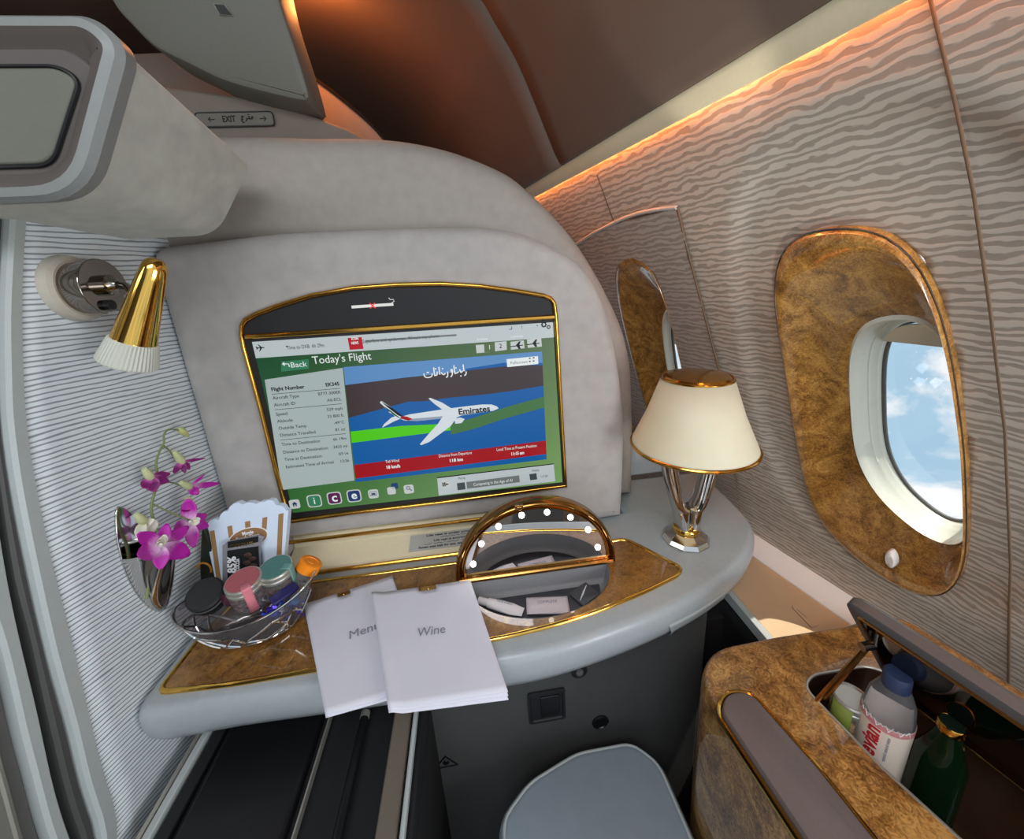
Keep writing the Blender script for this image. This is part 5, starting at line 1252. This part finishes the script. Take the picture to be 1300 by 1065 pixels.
# chocolate bar
def PC(x, y, yy=.546): 
    r = ray(*cr(x, y)); n = Vector((0, -1, .25)); p0 = Vector((0, yy, -.45)); return r*(p0.dot(n)/r.dot(n))
nc = Vector((0, -1, .25)).normalized()
ch = empty('chocolate_bar', PC(400, 600)); tag(ch, 'black wrapped chocolate bar marked 85% in front of the striped box', 'chocolate')
bm = nb(); prism(bm, [PC(*p)-nc*.006 for p in ((262,372),(295,345),(490,305),(527,318),(500,372),(512,700),(268,720),(262,600))], nc*.005); obj('wrapper', bm, mat('foil_grey', S(150,148,152), .3, .3), ch, bevel=.0008)
bm = nb(); prism(bm, [PC(*p)-nc*.001 for p in ((297,402),(497,372),(508,700),(300,715))], nc*.0012); prism(bm, [PC(*p)-nc*.001 for p in ((300,345),(495,308),(495,345),(300,385))], nc*.0012); obj('sleeve', bm, 'black', ch, smooth=False)
RC = Rf(PC(480,375)-PC(300,402), (0, 0, 1)); RCv = Rf((PC(330,400)-PC(330,520)), -(PC(480,375)-PC(300,402)))
text('CHOCOLATE', .008, PC(392, 362)+nc*.0008, RC, 'gold_bright', ch, width=.034)
text('85%', .017, PC(330, 490)+nc*.0008, RCv, 'white_ink', ch, width=.026, bold=.0006); text('COCOA', .008, PC(366, 490)+nc*.0008, RCv, 'white_ink', ch, width=.019, bold=.0003)
bm = nb()
for p in ((430,430),(460,455),(425,480),(465,500),(440,530)): bmesh.ops.create_uvsphere(bm, u_segments=12, v_segments=8, radius=.006, matrix=Matrix.Translation(PC(*p)) @ Matrix.Diagonal((1, .25, .8, 1)))
obj('cocoa_print', bm, mat('cocoa', S(74,50,42), .6, noise=.2), ch)
# jars
def small_jar(name, px, yy, lidm, tag_m, label, h=.050, r=.0245, tabang=.5, fill='beans'):
    t_ = onY(*px, yy); ax_ = Vector((.02, -.16, 1)).normalized(); c = t_-ax_*h
    e = empty(name, c); tag(e, label, 'jar')
    bm = nb(); lathe(bm, [(0, 0), (r*.92, 0), (r, .003), (r, h*.66), (r*.92, h*.74)], c, ax_, 40); obj('jar_glass', bm, 'jar_glass', e, angle=50)
    bm = nb(); lathe(bm, [(r*.9, h*.70), (r*1.02, h*.72), (r*1.02, h*.79), (r*.97, h*.82), (r*1.02, h*.85), (r*1.02, h*.95), (r*.97, h*.985), (r*.86, h*.985)], c, ax_, 44); ld = obj('metal_lid', bm, 'brushed', e, angle=30)
    bm = nb(); lathe(bm, [(r*.90, h*.98), (r*.90, h*1.0), (0, h*1.005)], c, ax_, 36); obj('lid_disc', bm, lidm, ld)
    bm = nb(); bea = mat('beans_'+name, S(92,42,38), .35, noise=.3, nscale=200)
    Rr = frame(ax_)
    for k in range(46):
        a2_, r2_ = random.random()*6.28, r*.84*math.sqrt(random.random())
        p = c + Rr @ Vector((r2_*math.cos(a2_), r2_*math.sin(a2_), .005+random.random()*(h*.6-.005)))
        bmesh.ops.create_uvsphere(bm, u_segments=8, v_segments=6, radius=.0046, matrix=Matrix.Translation(p))
    o = obj('sweets', bm, bea, e); o['kind'] = 'stuff'
    bm = nb(); w = .0065; F_ = frame(ax_, (0, -1, 0)); rs = []
    for rr_, hh in ((r*.5, h*1.012), (r*.97, h*1.008), (r*1.045, h*.98), (r*1.045, h*.6), (r*1.03, h*.12)):
        row = []
        for k in range(5):
            a_ = tabang+(k-2)/2*w/max(rr_, .006)*.9
            row.append(c + Vector((rr_*math.sin(a_), -rr_*math.cos(a_), 0)) - ax_*Vector((rr_*math.sin(a_), -rr_*math.cos(a_), 0)).dot(ax_) + ax_*hh)
        rs.append(row)
    rings_loft(bm, rs, closed=False); o = obj('paper_tab', bm, tag_m, e); o.modifiers.new('t', 'SOLIDIFY').thickness = .0004
    return e, c, ax_
random.seed(5)
small_jar('candy_jar', (308,735), .505, mat('lid_pink', S(170,92,96), .4, noise=.1), mat('tab_pink', S(222,130,142), .6), 'small jar with dusty pink lid and pink paper tab in the basket', r=.0235, tabang=.62)
small_jar('candy_jar', (349,719), .525, mat('lid_teal', S(76,122,116), .4, noise=.1), mat('tab_teal', S(112,160,150), .6), 'small jar with teal green lid standing in the basket', r=.0235, tabang=1.45)
# orange capped bottle
oc1 = onY(396, 712, .545); oc0 = onY(362, 772, .525); axo = (oc1-oc0); Lo = axo.length
ob_ = empty('juice_bottle', oc0); tag(ob_, 'clear bottle with bright orange screw cap leaning out of the basket', 'bottle')
bm = nb(); lathe(bm, [(0, 0), (.013, 0), (.016, .003), (.0165, Lo*.55), (.014, Lo*.74), (.0125, Lo*.86)], oc0, axo, 32); obj('bottle_body', bm, 'clear', ob_, angle=50)
bm = nb(); rs = []; Rr = frame(axo)
for r0, h in ((.0160, Lo*.80), (.0168, Lo*.81), (.0168, Lo*.985), (.0155, Lo*1.0), (.0105, Lo*1.0), (.0100, Lo*.985), (.006, Lo*.985), (.0055, Lo*.995), (.0005, Lo*.995)): rs.append([oc0+Rr @ Vector(((r0+(.0004 if k % 2 and r0 > .016 else 0))*math.cos(2*PI*k/60), (r0+(.0004 if k % 2 and r0 > .016 else 0))*math.sin(2*PI*k/60), h)) for k in range(60)])
rings_loft(bm, rs, True, True); obj('screw_cap', bm, mat('orange_cap', S(244,138,20), .4), ob_, angle=40)
# black round tin lying at the left
tc_ = onY(262, 768, .505); td = Vector((.5, -.75, .35)).normalized()
tn = empty('black_tin', tc_); tag(tn, 'round black tub lying on its side at the left end of the basket', 'tub')
bm = nb(); lathe(bm, [(.0, -.016), (.019, -.016), (.022, -.013), (.0235, .002), (.0235, .012), (.021, .0145), (0, .0145)], tc_+Vector((-.004, .012, .004)), Vector((.15, -.5, .85)), 40); obj('tub_body', bm, 'matte_black', tn, angle=40)
bm = nb(); lathe(bm, [(.0237, .003), (.0240, .004), (.0240, .006), (.0237, .007)], tc_+Vector((-.004, .012, .004)), Vector((.15, -.5, .85)), 40, cap=False); obj('tub_band', bm, 'mid_grey', tn)
# dark packet behind, clear pouch, navy bar, blue sweets
dp = [onY(*cr(*p), .575) for p in ((128,275),(150,262),(200,400),(250,680),(225,740),(130,720),(118,520))]
bm = nb(); prism(bm, dp, (0, .008, 0)); pk2 = obj('dark_packet', bm, mat('packet_green', S(34,40,30), .35, noise=.3, nscale=90), bevel=.002); tag(pk2, 'tall dark green snack packet at the back left of the basket', 'packet')
bm = nb(); q = onY(*cr(150, 520), .5745); tube(bm, [q+Vector((.010*math.cos(t), 0, .012*math.sin(t))) for t in [k*PI/10-.6 for k in range(12)]], .0016, 6); q = onY(*cr(150, 680), .5745); tube(bm, [q+Vector((.008*math.cos(t), 0, .008*math.sin(t))) for t in [k*PI/8 for k in range(8)]], .0018, 6); obj('orange_print', bm, mat('print_orange', S(206,140,40), .5), pk2)
cpz = onY(*cr(275, 725), .500); bm = nb()
bmesh.ops.create_icosphere(bm, subdivisions=3, radius=.014, matrix=Matrix.Translation(cpz+Vector((.004, .012, -.006))) @ Matrix.Diagonal((1.1, .7, .9, 1)))
for v in bm.verts: v.co += Vector((random.uniform(-1, 1), random.uniform(-1, 1), random.uniform(-1, 1)))*.0007
cpo = obj('sweet_pouch', bm, mat('pouch_plum', S(96,50,66), .15, trans=.35)); tag(cpo, 'small crinkled plum coloured pouch beside the black tub', 'pouch')
a1, b1 = onY(*cr(580, 735), .487), onY(*cr(745, 622), .515); nbx = empty('navy_bar', a1); tag(nbx, 'slim navy wrapped bar lying across the basket below the teal lid', 'bar')
dd = (b1-a1); bm = nb(); Rb = frame(dd, (0, -.4, 1)); box(bm, (a1+b1)/2, (.016, .006, dd.length), Rb); obj('bar_wrapper', bm, mat('navy_wrap', S(38,34,92), .35, noise=.1), nbx, bevel=.002)
cols = [('blue', S(40,70,190)), ('white', S(216,222,238)), ('sky', S(60,140,226)), ('violet', S(70,44,190))]
wm = {k: mat('foil_'+k, v, .18, .5, noise=.3, nscale=140) for k, v in cols}
for k, (x, y, yy, cname, lab) in enumerate((((715, 730), 0, .505, 'sky', 'light blue foil sweet nearest the orange capped bottle'), ((640, 790), 0, .500, 'white', 'white and silver foil sweet in the middle of the blue sweets'), ((690, 815), 0, .497, 'blue', 'royal blue foil sweet at the right bottom of the basket'), ((600, 810), 0, .495, 'blue', 'blue foil sweet lowest beside the lattice'), ((745, 770), 0, .508, 'violet', 'violet blue foil sweet at the right end of the basket'), ((590, 770), 0, .502, 'violet', 'violet foil sweet just below the navy bar'))):
    c = onY(*cr(*x), yy+.006); e = empty('wrapped_sweet', c); tag(e, lab, 'sweet', 'foil wrapped sweets in the basket')
    bm = nb(); bmesh.ops.create_icosphere(bm, subdivisions=2, radius=.0085, matrix=Matrix.Translation(c) @ Matrix.Rotation(k*1.1, 4, 'Y') @ Matrix.Diagonal((1.25, .8, .75, 1)))
    for v in bm.verts: v.co += Vector((random.uniform(-1, 1), random.uniform(-1, 1), random.uniform(-1, 1)))*.0009
    obj('foil', bm, wm[cname], e, smooth=False)
    bm = nb()
    for s in (-1, 1):
        dr = Matrix.Rotation(k*1.1, 3, 'Y') @ Vector((s, 0, 0)); o_ = c+dr*.009; u_ = dr.cross(Vector((0, 1, 0))).normalized()
        for j in range(4): poly(bm, [o_, o_+dr*.008+u_*(-.006+.003*j)+Vector((0, .002*(j % 2), 0)), o_+dr*.008+u_*(-.003+.003*j)+Vector((0, -.002*(j % 2), 0))])
    obj('twist', bm, wm[cname], e, smooth=False)
# ================================================================== LIGHT
def area(name, loc, target, sx, sy, power, col=(1, 1, 1)):
    l = bpy.data.lights.new(name, 'AREA'); l.shape = 'RECTANGLE'; l.size = sx; l.size_y = sy; l.energy = power; l.color = col
    o = bpy.data.objects.new(name, l); C.objects.link(o); o.location = loc
    o.rotation_euler = (Vector(target)-Vector(loc)).to_track_quat('-Z', 'Y').to_euler(); return o
def point(name, loc, power, col, r=.02):
    l = bpy.data.lights.new(name, 'POINT'); l.energy = power; l.color = col; l.shadow_soft_size = r
    o = bpy.data.objects.new(name, l); C.objects.link(o); o.location = loc; return o
area('cabin_fill', (-.25, -.55, .72), (-.1, .6, -.25), .9, .5, 12, (.93, .96, 1))  # unseen area lamps added overhead to raise the cabin brightness
area('cabin_fill', (-1.1, -.1, .55), (.4, .5, -.1), .5, .4, 2.5, (.95, .97, 1))
area('side_fill', (.66, -.28, -.18), (-.4, .45, -.1), .3, .42, 4.5, (.92, .96, 1))  # added fill lamps in place of daylight from side windows not modelled
area('side_fill', (.74, -.80, -.18), (-.4, .3, -.1), .3, .42, 3.5, (.92, .96, 1))
point('lamp_bulb', lc+Vector((0, 0, .225)), .03, (1, .9, .62), .02)
point('bulkhead_cove', (-.27, 1.03, .585), 3.0, (1, .30, .07), .03)
w = bpy.data.worlds.new('sky'); bpy.context.scene.world = w; w.use_nodes = True; nt = w.node_tree; bg = nt.nodes['Background']
tc = nt.nodes.new('ShaderNodeTexCoord'); mpn = nt.nodes.new('ShaderNodeMapping'); mpn.inputs['Scale'].default_value = (4, 4, 6.5)
n = nt.nodes.new('ShaderNodeTexNoise'); n.inputs['Scale'].default_value = 1.5; n.inputs['Detail'].default_value = 8; n.inputs['Roughness'].default_value = .6; n.inputs['Distortion'].default_value = .3
nt.links.new(tc.outputs['Generated'], mpn.inputs[0]); nt.links.new(mpn.outputs[0], n.inputs['Vector'])
r = nt.nodes.new('ShaderNodeValToRGB'); e = r.color_ramp.elements; e[0].position = .42; e[0].color = S(172,208,232); e[1].position = .55; e[1].color = S(250,252,255)
nt.links.new(n.outputs['Fac'], r.inputs['Fac']); nt.links.new(r.outputs['Color'], bg.inputs['Color']); bg.inputs['Strength'].default_value = 1.05
sun = bpy.data.lights.new('sun', 'SUN'); sun.energy = 4.5; sun.angle = .009; sun.color = (1, .95, .86)
for nm, loc, tg, en, ang, bl in (('glint_fill', (.32, .22, -.40), (.30, .62, .27), 3.2, 60, 1.0), ('glint_fill', (.30, .20, -.40), None, 9, 15, .6)):  # added unseen spots standing in for sunlight reflected off the lid
    sl_ = bpy.data.lights.new(nm, 'SPOT'); sl_.energy = en; sl_.spot_size = math.radians(ang); sl_.spot_blend = bl; sl_.color = (1, .95, .84); sl_.shadow_soft_size = .01
    ob2 = bpy.data.objects.new(nm, sl_); C.objects.link(ob2); ob2.location = loc
    if tg is None: tg = tuple(ray(868, 55)*(.26/ray(868, 55).z))
    ob2.rotation_euler = (Vector(tg)-Vector(loc)).to_track_quat('-Z', 'Y').to_euler()
so_ = bpy.data.objects.new('sun', sun); C.objects.link(so_); so_.rotation_euler = Vector((-.32, .06, -1.0)).to_track_quat('-Z', 'Y').to_euler()
